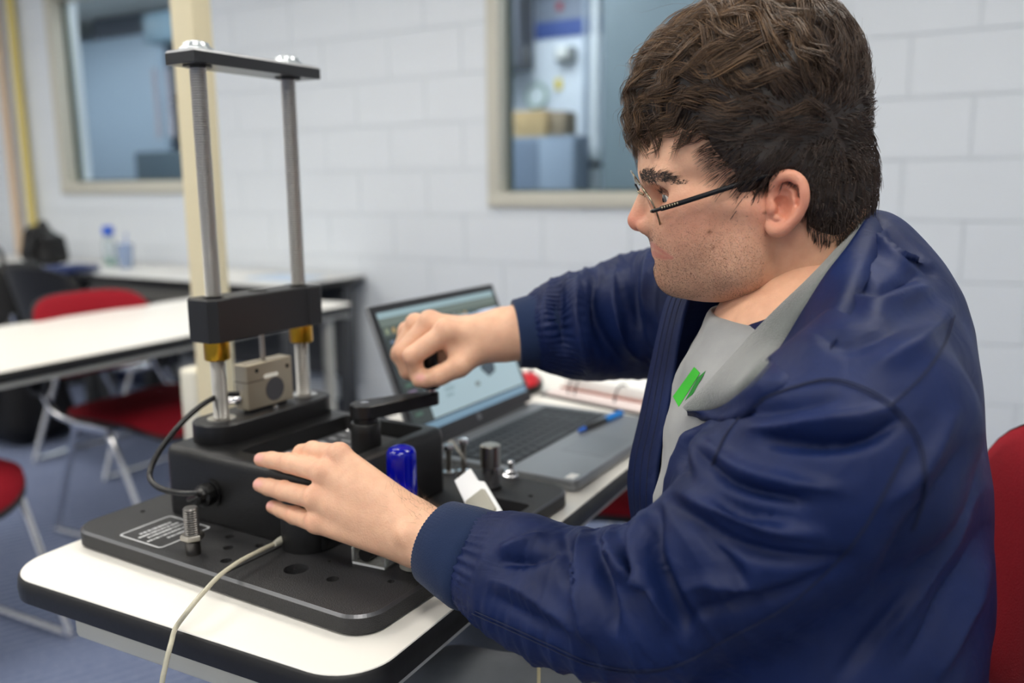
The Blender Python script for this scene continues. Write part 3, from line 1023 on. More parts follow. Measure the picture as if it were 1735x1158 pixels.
# crank
KP = (.2365, .2435)
lathe('crank_post', [(.0205, BT - .021), (.0195, .128), (.0195, .1375), (.0185, .139), (.0155, .139), (.0155, .148)], m_blackplastic, tester, 32, Matrix.Translation((KP[0], KP[1], 0)))
KE = (.2735, .337)
ax = np.array(KE) - np.array(KP); L = np.linalg.norm(ax); ang = math.atan2(ax[1], ax[0])
poly = []
for k in range(13):
    a = math.pi / 2 + math.pi * k / 12
    poly.append((.0195 * math.cos(a), .0195 * math.sin(a)))
for k in range(13):
    a = -math.pi / 2 + math.pi * k / 12
    poly.append((L + .011 * math.cos(a), .011 * math.sin(a)))
prism('crank_arm', poly, [(.001, .1465), (0, .1475), (0, .1625), (.0015, .164)], m_blackplastic, tester, Matrix.Translation((KP[0], KP[1], 0)) @ Matrix.Rotation(ang, 4, 'Z'))
lathe('crank_screw', [(.006, 0), (.006, .0012), (.003, .002), (0, .002)], m_chrome, tester, 16, Matrix.Translation((KP[0], KP[1], .164)))
lathe('crank_spindle', [(.0065, .164), (.0065, .169)], m_chrome, tester, 16, Matrix.Translation((KE[0], KE[1], 0)))
lathe('crank_knob', [(.010, .1685), (.0125, .1700), (.0125, .178), (.0105, .190), (.0105, .222), (.0125, .234), (.010, .240), (0, .242)], m_blackplastic, tester, 24, Matrix.Translation((KE[0], KE[1], 0)))

# ------------------------------------------------------------------ loose things standing in or on the machine base
PZ = TZ + PT


def stand(name, lx, ly, label, cat, group=None, rz=0):
    p = tw(lx, ly, PT)
    return empty(name, tuple(p), rz, label, cat, group)


b = stand('blue_handle', .3235, .207, 'translucent blue fluted plastic handle standing behind the wrist', 'tool handle')
m_blue = mat('clear_blue_plastic', (10, 22, 205), .08, trans=.55, ior=1.45, spec=.6)
bm = bmesh.new()
prof = [(.0150, 0), (.0180, .004), (.0184, .03), (.0184, .092), (.0178, .099), (.0155, .1035), (.010, .106), (.004, .1065)]
seg = 48; rings = []
for r, z in prof:
    rings.append([bm.verts.new(((r - (.0009 if (i % 4) < 2 and .01 < z < .09 else 0)) * math.cos(2 * math.pi * i / seg), (r - (.0009 if (i % 4) < 2 and .01 < z < .09 else 0)) * math.sin(2 * math.pi * i / seg), z)) for i in range(seg)])
for a_, c_ in zip(rings, rings[1:]):
    for i in range(seg): bm.faces.new((a_[i], a_[(i + 1) % seg], c_[(i + 1) % seg], c_[i]))
bm.faces.new(rings[0][::-1]); bm.faces.new(rings[-1])
from_bm('grip', bm, m_blue, b, True, 40)
lathe('core', [(.006, .004), (.007, .03), (.007, .055), (.004, .06), (0, .06)], mat('bright_blue_core', (40, 110, 255), .3), b, 14)

b = stand('steel_cylinder', .3365, .387, 'stepped steel cylinder standing on the base near the laptop keyboard', 'cylinder')
lathe('upper_body', [(.0120, .031), (.0142, .032), (.0142, .0615), (.0128, .063), (0, .063)], m_steel, b, 28)
lathe('lower_body', [(.0125, .003), (.0128, .004), (.0128, .032)], m_chrome, b, 28)
lathe('base_ring', [(.015, 0), (.015, .004), (.0125, .005)], m_anod, b, 24)

b = stand('hex_fitting', .342, .433, 'small bright hex fitting with ball stem at the far plate edge', 'fitting')
bm = bmesh.new(); add_lathe(bm, [(.0105, 0), (.0115, .001), (.0115, .006), (.0095, .008)], 6); from_bm('nut', bm, m_chrome, b)
bm = bmesh.new(); add_lathe(bm, [(.0095, .008), (.010, .009), (.010, .0125), (.007, .014), (.0038, .015), (.0038, .019), (.005, .022), (.005, .0255), (.003, .028), (0, .0285)], 18)
from_bm('stem', bm, m_chrome, b, True)

for i, (lx, ly, h, lab) in enumerate(((.252, .405, .036, 'short chrome clamp bolt behind the housing corner'), (.268, .420, .044, 'taller chrome clamp bolt nearer the steel cylinder'))):
    b = stand('clamp_bolt', lx, ly, lab, 'bolt', 'clamp bolts behind the housing')
    lathe('shaft', [(.004, 0), (.004, h)], m_steel, b, 12)
    lathe('foot_ring', [(.009, 0), (.009, .005), (.004, .006)], m_chrome, b, 16)
    lathe('head', [(.004, h), (.0075, h + .001), (.0085, h + .005), (.007, h + .009), (0, h + .010)], m_chrome, b, 16)
b = stand('hex_key', .275, .395, 'black hex key leaning between the clamp bolts and white packet', 'hex key')
tube('shaft', [(0, 0, .003), (.012, -.012, .028), (-.006, .012, .05)], .0022, m_steel, b, 6, 5)
tube('short_arm', [(-.006, .012, .05), (-.009, .018, .052), (-.013, .024, .048)], .0022, m_steel, b, 6, 4)

# white packet leaning out of the tray
b = stand('specimen_packet', .379, .29, 'white plastic packet with clear blister leaning in the tray', 'packet')
tr = at(785, 806, 1.115); bl = at(828, 880, 1.06)
A_ = np.array(tr); B_ = np.array(bl); ez = (A_ - B_); LL = np.linalg.norm(ez); ez /= LL
ex = np.array(at(798, 796, 1.115)) - np.array(at(771, 817, 1.115)); WW = np.linalg.norm(ex); ex /= WW
ex -= ez * (ex @ ez); ex /= np.linalg.norm(ex); ey = np.cross(ez, ex)
Mp = Matrix(((ex[0], ey[0], ez[0], B_[0]), (ex[1], ey[1], ez[1], B_[1]), (ex[2], ey[2], ez[2], B_[2]), (0, 0, 0, 1)))
b.matrix_world = Mp
m_wp = mat('white_plastic', (236, 238, 240), .35)
h = WW / 2
prism('card', [(-h * 1.5, -.004), (h * 1.5, -.004), (h * 1.5, LL * .62), (h * 1.05, LL * .70), (h, LL), (-h, LL), (-h * 1.2, LL * .5)], [(.0004, -.003), (0, -.002), (0, .002), (.0004, .003)], m_wp, b, Matrix.Rotation(math.pi / 2, 4, 'X'))
prism('blister', rrect(-h * 1.15, h * 1.2, 0, LL * .5, .004, 4), [(0, .0031), (.001, .007), (.003, .008)], mat('clear_blister', (206, 204, 192), .15, trans=.4, ior=1.3), b, Matrix.Rotation(math.pi / 2, 4, 'X') if ey @ (CAM - B_) < 0 else Matrix.Rotation(math.pi / 2, 4, 'X') @ Matrix.Scale(-1, 4, (0, 0, 1)))
b = stand('plastic_peg', .405, .285, 'small rounded pale plastic peg beside the white packet', 'peg')
b.location.z -= .012
bm = bmesh.new(); add_lathe(bm, [(.004, 0), (.0055, .001), (.0055, .030), (.004, .0335), (0, .035)], 14, T(0, 0, .006, 0, .9, 2.0)); from_bm('body', bm, mat('pale_plastic', (206, 206, 206), .4), b, True)

# clear square bracket with a black tube, grey cylinder beside it
b = stand('clear_bracket', .356, .112, 'clear square plastic bracket holding a black tube under the wrist', 'bracket', rz=RZT + .05)
m_acr = mat('clear_acrylic', (232, 234, 230), .06, trans=.8, ior=1.4)
box('bottom_wall', (-.022, -.012, 0), (.024, .03, .003), m_acr, b, .0008)
box('side_wall', (-.022, -.012, .003), (-.0185, .03, .020), m_acr, b, .0008)
box('side_wall', (.0205, -.012, .003), (.024, .03, .022), m_acr, b, .0008)
box('edge_strip', (-.02, -.0128, .0005), (.022, -.0118, .0028), m_wp, b)
lathe('tube', [(.004, 0), (.0078, 0), (.0078, .04), (.004, .04)], m_rubber, b, 20, T(-.006, -.009, .0115, -math.pi / 2))
b = stand('grey_puck', .402, .128, 'light grey short metal cylinder beside the clear bracket', 'cylinder')
lathe('body', [(.016, 0), (.0175, .001), (.0175, .028), (.0165, .029), (0, .029)], mat('satin_grey_metal', (172, 170, 162), .45, metal=.4), b, 28)

# clear cable with plug, running off the plate and over the table edge
cbl = empty('clear_cable', tuple(tw(.223, .108, PT)), 0, 'clear jacketed cable running off the machine plate over the table edge', 'cable')
inv = np.array(cbl.location)
e1 = on_z(298, 1066, TZ + .004)
q = [np.array(on_z(487, 910, PZ + .007)), np.array(on_z(473, 918, PZ + .010))]
q2 = [at(440, 934, 0.985), at(404, 953, .955), at(372, 976, .925), at(345, 1004, .897), at(320, 1034, .873)]
e2 = at(290, 1090, .838); e3 = at(280, 1130, .828); e4 = at(273, 1175, .825)
P = spline([p - inv for p in q + q2 + [e1 + np.array([0, 0, .001]), e2, e3, e4, at(268, 1300, .83), at(262, 1420, .84)]], 7)
tube('cord', P, .0026, mat('clear_cable_jacket', (206, 202, 182), .25, trans=.25, ior=1.4, var=.12, vscale=300), cbl, 10)
t0 = q[0] - inv; t1 = q[1] - inv
tube('plug', [t0 + (t0 - t1) * .5, t0, t1, t1 + (t1 - t0) * .6], [.0045, .0048, .0048, .003], mat('clear_plug', (222, 220, 206), .2, trans=.35, ior=1.4), cbl, 10)

# ------------------------------------------------------------------ laptop
LTH = 1.0397; LW, LD, LS, LAL = .3823, .2894, .2493, .3819
lap = empty('laptop', (0.0919, 1.2018, TZ), LTH, 'open grey laptop showing a drawing program beside the man', 'laptop')
# local: x along the front edge (away from camera), y towards the hinge
base = prism('base', rrect(0, LW, 0, LD, .012, 6), [(.003, .002), (0, .006), (0, .0165), (.0015, .019)], m_silver, lap)
box('rubber_foot', (.04, .02, 0), (LW - .04, .035, .0025), m_rubber, lap)
box('rubber_foot', (.04, LD - .05, 0), (LW - .04, LD - .035, .0025), m_rubber, lap)
prism('keyboard_well', rrect(.016, LW - .016, .118, .248, .004, 3), [(0, .0188), (0, .0192)], m_keytray, lap)
kw = bpy.data.objects['keyboard_well']
kcache = {}
rows = [[1] * 17, [1] * 13 + [2] + [1] * 2, [1.5] + [1] * 12 + [1.5] + [1] * 2, [1.8] + [1] * 11 + [2.2] + [1] * 2, [2.3] + [1] * 10 + [2.7] + [1] * 2, [1.2, 1.2, 1.2, 1.2, 5.8, 1.2, 1.2, 1.2, 1.4, 1.4]]
for ri_, rw in enumerate(rows):
    tot = sum(rw); ux = (LW - .040) / tot
    y = .243 - ri_ * .0205
    x = .020
    for kx in rw:
        wk = kx * ux
        key = round(wk, 4)
        if key not in kcache:
            bm = bmesh.new(); add_box(bm, (wk - .0028, .0172, .0016), None, .0006, 1)
            bmesh.ops.recalc_face_normals(bm, faces=bm.faces[:])
            me = bpy.data.meshes.new('key'); bm.to_mesh(me); bm.free(); me.materials.append(m_key); kcache[key] = me
        o = bpy.data.objects.new('key', kcache[key]); COL.objects.link(o); o.parent = kw
        o.location = (x + wk / 2, y - .0095, .0201)
        x += wk
prism('touchpad', rrect(.125, .235, .014, .092, .004, 4), [(0, .0188), (0, .0193)], mat('touchpad_grey', (118, 121, 125), .32, metal=.4), lap)
box('sticker', (.008, .010, .0189), (.030, .024, .0193), m_paper, lap)
lid_m = Matrix.Translation((0, LD - .006, .019)) @ Matrix.Rotation(-LAL, 4, 'X')
# in the lid frame: x along width, z up the screen, -y faces the user
lid = box('lid', (0, 0.001, .004), (LW, .009, LS), m_silver, lap, .003, 3, lid_m)
box('hinge', (.03, -.004, -.004), (LW - .03, .010, .006), m_bezel, lap, .003, 2, lid_m)
box('bezel', (.002, -.0012, .006), (LW - .002, .0012, LS - .002), m_bezel, lap, .0006, 1, lid_m)


def scr(name, x0, x1, z0, z1, rgb, lay, parent, st=.9, poly=None):
    y = -.0013 - .00025 * lay
    mm = mat('screen_%d_%d_%d' % rgb, rgb, .25, emit=rgb, estr=st * SCR)
    if poly:
        v = [lid_m @ Vector((px, y, pz)) for px, pz in poly]
    else:
        v = [lid_m @ Vector(c) for c in ((x0, y, z0), (x1, y, z0), (x1, y, z1), (x0, y, z1))]
    return from_py(name, v, [tuple(range(len(v)))], mm, parent)


lathe('logo', [(0, 0), (.0062, 0), (.0062, .0003), (0, .0003)], mat('logo_grey', (120, 124, 128), .3, metal=.6), lap, 20, lid_m @ Matrix.Translation((LW / 2, -.0013, .016)) @ Matrix.Rotation(math.pi / 2, 4, 'X'))
SCR = .5
sx0, sx1, sz0, sz1 = .013, LW - .013, .026, LS - .014
disp = scr('display', sx0, sx1, sz0, sz1, (150, 172, 182), 1, lap)
w_, h_ = sx1 - sx0, sz1 - sz0


def sq_(u0, u1, v0, v1, rgb, lay=2, st=.9):
    return scr('screen_region', sx0 + u0 * w_, sx0 + u1 * w_, sz0 + v0 * h_, sz0 + v1 * h_, rgb, lay, disp, st)


sq_(0, 1, .95, 1, (132, 156, 164))
sq_(0, 1, .885, .95, (96, 108, 104))
sq_(0, 1, .80, .885, (74, 84, 80))
for k in range(16):
    sq_(.02 + k * .05, .045 + k * .05, .82, .865, [(120, 130, 110), (150, 130, 90), (90, 120, 130), (130, 140, 140)][k % 4], 3)
sq_(0, .155, .06, .80, (52, 60, 60))
for k in range(11):
    sq_(.03, .06 + .012 * (k % 4), .74 - k * .06, .765 - k * .06, [(96, 110, 130), (80, 90, 92), (70, 96, 84), (110, 96, 120)][k % 4], 3)
sq_(.155, 1, .80, .84, (170, 190, 215), 3)
sq_(.84, .94, .80, .835, (200, 214, 236), 4)
sq_(.70, .80, .83, .86, (60, 76, 76), 4)
sq_(0, 1, 0, .06, (108, 138, 160))
sq_(0, 1, .06, .075, (46, 50, 52), 3)
hx, hz, hr = sx0 + .72 * w_, sz0 + .36 * h_, .026
scr('screen_region', 0, 0, 0, 0, (58, 70, 80), 3, disp, .9, [(hx + hr * math.cos(math.radians(60 * k + 15)), hz + hr * .95 * math.sin(math.radians(60 * k + 15))) for k in range(6)])
scr('screen_region', 0, 0, 0, 0, (96, 118, 130), 4, disp, .9, [(hx - .02 + .008 * math.cos(math.radians(45 * k)), hz + .028 + .008 * math.sin(math.radians(45 * k))) for k in range(8)])
for k in range(4):
    sq_(.30, .36 + .02 * (k % 2), .20 + .05 * k, .225 + .05 * k, (128, 150, 160), 3)
sq_(.56, .60, .20, .24, (110, 120, 124), 3)
bpy.context.view_layer.update()

# pen lying across the palm rest
pz = TZ + .0235
a = on_z(980, 731, pz); c = on_z(1054, 700, pz)
pen = empty('pen', tuple(a), 0, 'blue and black pen lying across the laptop palm rest', 'pen')
d = np.array(c) - np.array(a); ln = np.linalg.norm(d)
Mpn = orient((0, 0, 0), tuple(d))
lathe('tip', [(.001, 0), (.0035, .004), (.0042, .02)], mat('pen_blue', (28, 100, 205), .35), pen, 16, Mpn)
lathe('barrel', [(.0042, .02), (.0044, ln * .62)], m_blackplastic, pen, 16, Mpn)
lathe('cap', [(.0046, ln * .60), (.0056, ln * .62), (.0056, ln * .97), (.004, ln), (0, ln)], mat('pen_cap_blue', (24, 128, 214), .35), pen, 16, Mpn)
tube('clip', [np.array(Mpn @ Vector((0, .0062, ln * .95))), np.array(Mpn @ Vector((0, .0068, ln * .8))), np.array(Mpn @ Vector((0, .0058, ln * .66)))], .001, mat('pen_cap_blue', (24, 128, 214), .35), pen, 6)

# mouse: black with red back
mp = on_z(908, 668, TZ)
ms = empty('computer_mouse', (mp[0] - .018, mp[1] + .03, TZ), LTH + .25, 'black computer mouse with red top on the table behind the laptop', 'mouse')


def ell(name, c, r, m, parent, cut=None, nseg=20):
    bm = bmesh.new()
    bmesh.ops.create_uvsphere(bm, u_segments=nseg, v_segments=nseg // 2 + 2, radius=1.0)
    for v in bm.verts:
        v.co = Vector((c[0] + v.co.x * r[0], c[1] + v.co.y * r[1], c[2] + v.co.z * r[2]))
        if cut is not None and v.co.z < cut: v.co.z = cut
    return from_bm(name, bm, m, parent, True, 60)


ell('body', (0, 0, .012), (.055, .034, .026), m_rubber, ms, 0.0)
ell('top_cover', (-.008, 0, .020), (.046, .030, .0225), mat('red_plastic', (205, 30, 44), .3), ms, .018)
tube('wheel', [(.032, -.003, .037), (.032, .003, .037)], .006, m_darkgrey, ms, 12)

# ring binder opened flat with thick stack of pages
bp = on_z(1010, 678, TZ)
a = np.array(on_z(938, 668, TZ)); c = np.array(on_z(1095, 700, TZ))
ba = math.atan2(c[1] - a[1], c[0] - a[0])
bd = empty('ring_binder', tuple(a), ba, 'open ring binder with a thick stack of white pages behind the laptop', 'binder')
m_cover = mat('black_cover', (24, 24, 28), .5)
box('cover', (-.015, -.03, 0), (.30, .29, .004), m_cover, bd, .001)
box('page_stack', (0.006, .03, .004), (.285, .27, .036), m_paper, bd, .002)
box('loose_page', (.0, -.026, .0045), (.285, .026, .010), m_pink, bd, .001)
box('divider', (.0, .022, .0101), (.29, .275, .0125) if False else (.29, .03, .0125), mat('red_divider', (150, 70, 40), .6), bd)
for x in (.045, .062, .165, .245):
    th_ = np.linspace(0, math.pi, 9)
    tube('ring', [(x, .02 - .026 * math.cos(t_), .008 + .034 * math.sin(t_)) for t_ in th_], .0019, m_anod, bd, 8)
box('top_sheet', (-.01, .10, .0362), (.16, .26, .038), mat('loose_sheet', (240, 236, 226), .7), bd, .0005, 1, Matrix.Rotation(.12, 4, 'Z'))

# ------------------------------------------------------------------ signed-distance modelling tools
def grid_pts(lo, hi, h):
    ax = [np.arange(lo[i], hi[i] + h, h, dtype=np.float32) for i in range(3)]
    g = np.stack(np.meshgrid(*ax, indexing='ij'), -1)
    return g, [len(a) for a in ax]


def rc(P, a, b, ra, rb):
    a = np.asarray(a, np.float32); b = np.asarray(b, np.float32)
    d = b - a
    L2 = float(d @ d) + 1e-12
    t = np.clip(((P - a) @ d) / L2, 0, 1)
    q = P - a - t[..., None] * d
    return np.sqrt((q * q).sum(-1)) - (ra + (rb - ra) * t)


def ellip(P, c, r, R=None):
    q = P - np.asarray(c, np.float32)
    if R is not None: q = q @ np.asarray(R, np.float32)
    r = np.asarray(r, np.float32)
    k0 = np.sqrt(((q / r) ** 2).sum(-1)); k1 = np.sqrt(((q / (r * r)) ** 2).sum(-1)) + 1e-9
    return k0 * (k0 - 1) / k1


def smin(a, b, k):
    h = np.clip(0.5 + 0.5 * (b - a) / k, 0, 1)
    return b + (a - b) * h - k * h * (1 - h)


def smax(a, b, k):
    return -smin(-a, -b, k)


def surface_nets(F, lo, h):
    nx, ny, nz = F.shape
    ins = F < 0
    cells = np.zeros((nx - 1, ny - 1, nz - 1), np.int8)
    for i in (0, 1):
        for j in (0, 1):
            for k in (0, 1):
                cells += ins[i:nx - 1 + i, j:ny - 1 + j, k:nz - 1 + k]
    act = (cells > 0) & (cells < 8)
    idx = np.argwhere(act)
    vid = -np.ones(act.shape, np.int64); vid[act] = np.arange(len(idx))
    S = np.zeros((len(idx), 3)); C = np.zeros(len(idx))
    cr = [(i, j, k) for i in (0, 1) for j in (0, 1) for k in (0, 1)]
    I, J, K = idx.T
    for a in cr:
        for b in cr:
            if sum(abs(a[q] - b[q]) for q in range(3)) != 1 or a > b: continue
            fa = F[I + a[0], J + a[1], K + a[2]]; fb = F[I + b[0], J + b[1], K + b[2]]
            m_ = (fa < 0) != (fb < 0)
            t = np.where(m_, fa / np.where(fa == fb, 1, fa - fb), 0)
            for q in range(3):
                S[:, q] += np.where(m_, a[q] + t * (b[q] - a[q]), 0)
            C += m_
    V = (idx + S / C[:, None]) * h + np.asarray(lo)
    faces = []
    for ax in range(3):
        o1, o2 = (ax + 1) % 3, (ax + 2) % 3
        sl0 = [slice(None)] * 3; sl1 = [slice(None)] * 3
        sl0[ax] = slice(0, -1); sl1[ax] = slice(1, None)
        A = ins[tuple(sl0)]; B = ins[tuple(sl1)]
        ch = A != B
        e = np.argwhere(ch)
        ok = (e[:, o1] > 0) & (e[:, o2] > 0) & (e[:, o1] < F.shape[o1] - 1) & (e[:, o2] < F.shape[o2] - 1)
        e = e[ok]
        if not len(e): continue
        flip = A[tuple(e.T)]
        d1 = np.zeros(3, int); d1[o1] = 1
        d2 = np.zeros(3, int); d2[o2] = 1
        q = [vid[tuple((e - d1 - d2).T)], vid[tuple((e - d2).T)], vid[tuple(e.T)], vid[tuple((e - d1).T)]]
        f = np.stack(q, 1)
        f[~flip] = f[~flip][:, ::-1]
        faces.append(f)
    return V, np.concatenate(faces)


def sdf_mesh(fn, lo, hi, h):
    G, n = grid_pts(lo, hi, h)
    F = fn(G.reshape(-1, 3)).reshape(n).astype(np.float32)
    return surface_nets(F, lo, h)


def vnormals(V, F):
    n = np.zeros_like(V)
    fn = np.cross(V[F[:, 2]] - V[F[:, 0]], V[F[:, 3 if F.shape[1] == 4 else 1]] - V[F[:, 1 if F.shape[1] == 4 else 0]])
    for k in range(F.shape[1]):
        np.add.at(n, F[:, k], fn)
    l = np.linalg.norm(n, axis=1)[:, None]; l[l == 0] = 1
    return n / l


def set_col(o, cols, name='Col'):
    me = o.data
    a = me.attributes.new(name, 'FLOAT_COLOR', 'POINT')
    c = np.ones((len(me.vertices), 4), np.float32); c[:, :3] = cols
    a.data.foreach_set('color', c.ravel())


def project(P):
    q = P - CAM
    w = q @ c_f
    return np.stack([FW / 2 + FPX * (q @ c_r) / w, FH / 2 - FPX * (q @ c_u) / w, w], -1)


def seg_dist2d(p, poly):
    """distance of 2-D points to an open polyline, and the parameter 0..1 along it"""
    poly = np.asarray(poly, float)
    L = np.concatenate([[0], np.cumsum(np.linalg.norm(np.diff(poly, axis=0), axis=1))])
    best = np.full(len(p), 1e9); par = np.zeros(len(p))
    for i in range(len(poly) - 1):
        d = poly[i + 1] - poly[i]; l2 = d @ d + 1e-9
        t = np.clip(((p - poly[i]) @ d) / l2, 0, 1)
        q = np.linalg.norm(p - poly[i] - t[:, None] * d, axis=1)
        m_ = q < best
        best[m_] = q[m_]; par[m_] = ((L[i] + t * math.sqrt(l2)) / L[-1])[m_]
    return best, par


def strands(name, roots, paths, rad, m, parent, cols=None, kind='stuff', sides=3):
    """many tapering hair strands as one mesh; paths (n,k,3), rad (n,)"""
    n, k, _ = paths.shape
    t = np.gradient(paths, axis=1)
    t /= np.linalg.norm(t, axis=2, keepdims=True) + 1e-12
    ref = np.array([0.3, 0.5, 0.8]); ref /= np.linalg.norm(ref)
    a = np.cross(t, ref); a /= np.linalg.norm(a, axis=2, keepdims=True) + 1e-9
    b = np.cross(t, a)
    tap = np.linspace(1, 0.12, k) ** 0.7
    r = rad[:, None] * tap[None]
    rings = []
    for s in range(sides):
        an = 2 * math.pi * s / sides
        rings.append(paths + r[..., None] * (math.cos(an) * a + math.sin(an) * b))
    V = np.stack(rings, 2).reshape(-1, 3)          # n,k,sides
    base = (np.arange(n) * k * sides)[:, None, None] + (np.arange(k - 1) * sides)[None, :, None] + np.arange(sides)[None, None, :]
    nxt = (np.arange(n) * k * sides)[:, None, None] + (np.arange(k - 1) * sides)[None, :, None] + ((np.arange(sides) + 1) % sides)[None, None, :]
    F = np.stack([base, nxt, nxt + sides, base + sides], -1).reshape(-1, 4)
    o = np_mesh(name, V, F, m, parent, True)
    if cols is not None:
        set_col(o, np.repeat(cols.reshape(-1, 3), sides, axis=0) if cols.ndim == 3 else np.repeat(cols, k * sides, axis=0))
    if kind: o['kind'] = kind
    return o


# ------------------------------------------------------------------ the man: shared frame of the head
DH = .87
HPX = (1270.0, 290.0)
hc = ray(*HPX); hc = hc / np.linalg.norm(hc)
hx_ = c_r - hc * (c_r @ hc); hx_ /= np.linalg.norm(hx_)
hz_ = np.cross(hx_, hc)
YAW = math.radians(7.0)
CY_, SY_ = math.cos(YAW), math.sin(YAW)
HD = DH * np.linalg.norm(ray(*HPX))       # distance along the centre ray
# columns: model X (backwards), Y (his left, towards camera), Z (up)
HX = hx_ * CY_ + hc * SY_ * 1.0
HY = -hc * CY_ + hx_ * SY_
HZ = hz_
HM = np.stack([HX, HY, HZ], 1)            # world = HO + HM @ model
HO = CAM + hc * HD


def hm(px, py, Y=0.0):
    """model point at lateral offset Y seen at pixel direction px, py"""
    r = ray(px, py)
    a, b_, c_ = r @ hx_, r @ hc, r @ hz_
    # world offset from camera = r*t ; solve model Y
    o = HO - CAM
    # t*(r.HY) - o.HY = Y
    t = (Y + o @ HY) / (r @ HY)
    w = r * t - o
    return np.array([w @ HX, Y, w @ HZ])


def hworld(p):
    return HO + np.asarray(p) @ HM.T


def head_sdf(P):
    Y = P[:, 1]
    A = P.copy(); A[:, 1] = np.abs(Y)        # symmetric
    c10, s10 = math.cos(math.radians(13)), math.sin(math.radians(13))
    Rk = np.array([[c10, 0, -s10], [0, 1, 0], [s10, 0, c10]])
    d = ellip(A, hm(1277, 226), (.1035, .0785, .0880), Rk)                      # cranium
    d = smin(d, ellip(A, hm(1160, 262), (.043, .058, .043)), .03)               # forehead
    d = smin(d, rc(A, hm(1106, 295, .012), hm(1130, 302, .046), .0125, .0115), .012)   # brow
    d = smin(d, ellip(A, hm(1168, 392), (.036, .036, .047)), .025)              # mid face
    d = smin(d, ellip(A, hm(1178, 372, .036), (.038, .026, .032)), .02)         # cheek
    d = smin(d, rc(A, hm(1158, 347, .046), hm(1255, 342, .066), .0135, .012), .018)
    d = smin(d, ellip(A, hm(1215, 425, .022), (.058, .040, .046)), .025)        # side of face
    d = smin(d, rc(A, hm(1150, 462, .010), hm(1262, 452, .050), .0190, .0190), .02)    # jaw
    d = smin(d, rc(A, hm(1262, 452, .050), hm(1288, 360, .064), .019, .015), .025)
    d = smin(d, ellip(A, hm(1142, 462), (.0145, .020, .0185)), .012)            # chin
    d = smin(d, ellip(A, hm(1212, 466, 0), (.050, .045, .0225)), .02)           # under chin
    d = smin(d, ellip(A, hm(1133, 410), (.0150, .024, .021)), .010)             # muzzle
    # nose
    n = rc(A, hm(1106, 307), hm(1079, 373), .0080, .0098)
    n = smin(n, rc(A, hm(1082, 381), hm(1108, 392), .0055, .0060), .006)
    n = smin(n, ellip(A, hm(1100, 383, .0125), (.0125, .0075, .0095)), .006)
    n = smin(n, rc(A, hm(1112, 325, .004), hm(1118, 372, .016), .009, .010), .010)
    d = smin(d, n, .009)
    # eye socket
    d = smax(d, -ellip(A, hm(1124, 331, .034), (.0145, .0165, .0100)), .010)
    # lids
    e = hm(1144, 333, .0345)
    lid_ = ellip(A, e, (.0138, .0142, .0138))
    op = ellip(A, hm(1126, 337, .0365), (.0095, .0150, .0031))
    lid_ = smax(lid_, -op, .0015)
    d = smin(d, lid_, .004)
    # mouth
    d = smin(d, rc(A, hm(1116, 416), hm(1138, 432, .021), .0060, .0040), .0035)
    d = smin(d, rc(A, hm(1119, 431), hm(1138, 438, .019), .0058, .0040), .0035)
    d = smax(d, -rc(A, hm(1106, 423.5), hm(1140, 435.5, .022), .0016, .0018), .0022)
    d = smax(d, -ellip(A, hm(1112, 444), (.0058, .018, .0046)), .006)
    # nostril
    d = smax(d, -ellip(A, hm(1091, 392, .0065), (.0055, .0032, .0035)), .002)
    # nasolabial hollow
    d = smax(d, -rc(A, hm(1118, 388, .024), hm(1142, 428, .032), .0012, .0012), .006)
    # neck
    nk = rc(A, hm(1352, 380), hm(1362, 600), .060, .060)
    nk = smin(nk, rc(A, hm(1372, 330), hm(1392, 420), .044, .046), .03)
    d = smin(d, nk, .022)
    # larynx and the muscle from ear to collarbone
    d = smin(d, rc(A, hm(1345, 395, .052), hm(1285, 560, .022), .013, .013), .015)
    return d


def ear_sdf(P):
    A = P
    Yh = .0765
    pl_ = ellip(A, hm(1333, 343, Yh + .002), (.0190, .0055, .0280), np.array([[.97, 0, .24], [0, 1, 0], [-.24, 0, .97]]))
    hp = [(1321, 338, .000, .0022), (1314, 328, .002, .0030), (1311, 317, .004, .0038), (1317, 304, .008, .0043), (1332, 297, .0115, .0045), (1347, 300, .0145, .0045), (1358, 311, .0165, .0045),
          (1362, 328, .0175, .0044), (1360.5, 346, .0165, .0042), (1352, 363, .0140, .0042), (1340, 377, .0110, .0046), (1326, 388, .0080, .0056), (1313, 390, .0045, .0058), (1304, 381, .001, .0048)]
    hp = spline(np.array([np.append(hm(x, y, Yh + q), r_) for x, y, q, r_ in hp]), 4)
    er = pl_
    for a_, b_ in zip(hp, hp[1:]):
        er = smin(er, rc(A, a_[:3], b_[:3], a_[3], b_[3]), .0022)
    ah = [(1333, 318, .0075), (1344, 327, .0095), (1347, 341, .0105), (1341, 357, .0095), (1329, 369, .0075), (1320, 371, .006)]
    for a_, b_ in zip(ah, ah[1:]):
        er = smin(er, rc(A, hm(a_[0], a_[1], Yh + a_[2]), hm(b_[0], b_[1], Yh + b_[2]), .0030, .0030), .003)
    er = smax(er, -ellip(A, hm(1325, 350, Yh + .0125), (.0090, .0135, .0120)), .0025)
    er = smax(er, -ellip(A, hm(1327, 329, Yh + .0140), (.0080, .0085, .0060)), .0025)
    er = smax(er, -rc(A, hm(1350, 318, Yh + .0165), hm(1354, 346, Yh + .0160), .0030, .0026), .002)
    er = smin(er, ellip(A, hm(1308, 354, Yh + .0045), (.0044, .0062, .0066)), .003)
    er = smin(er, ellip(A, hm(1318, 369, Yh + .006), (.0040, .0036, .0030)), .003)
    return er


def to_model(W):
    return (W - HO) @ HM


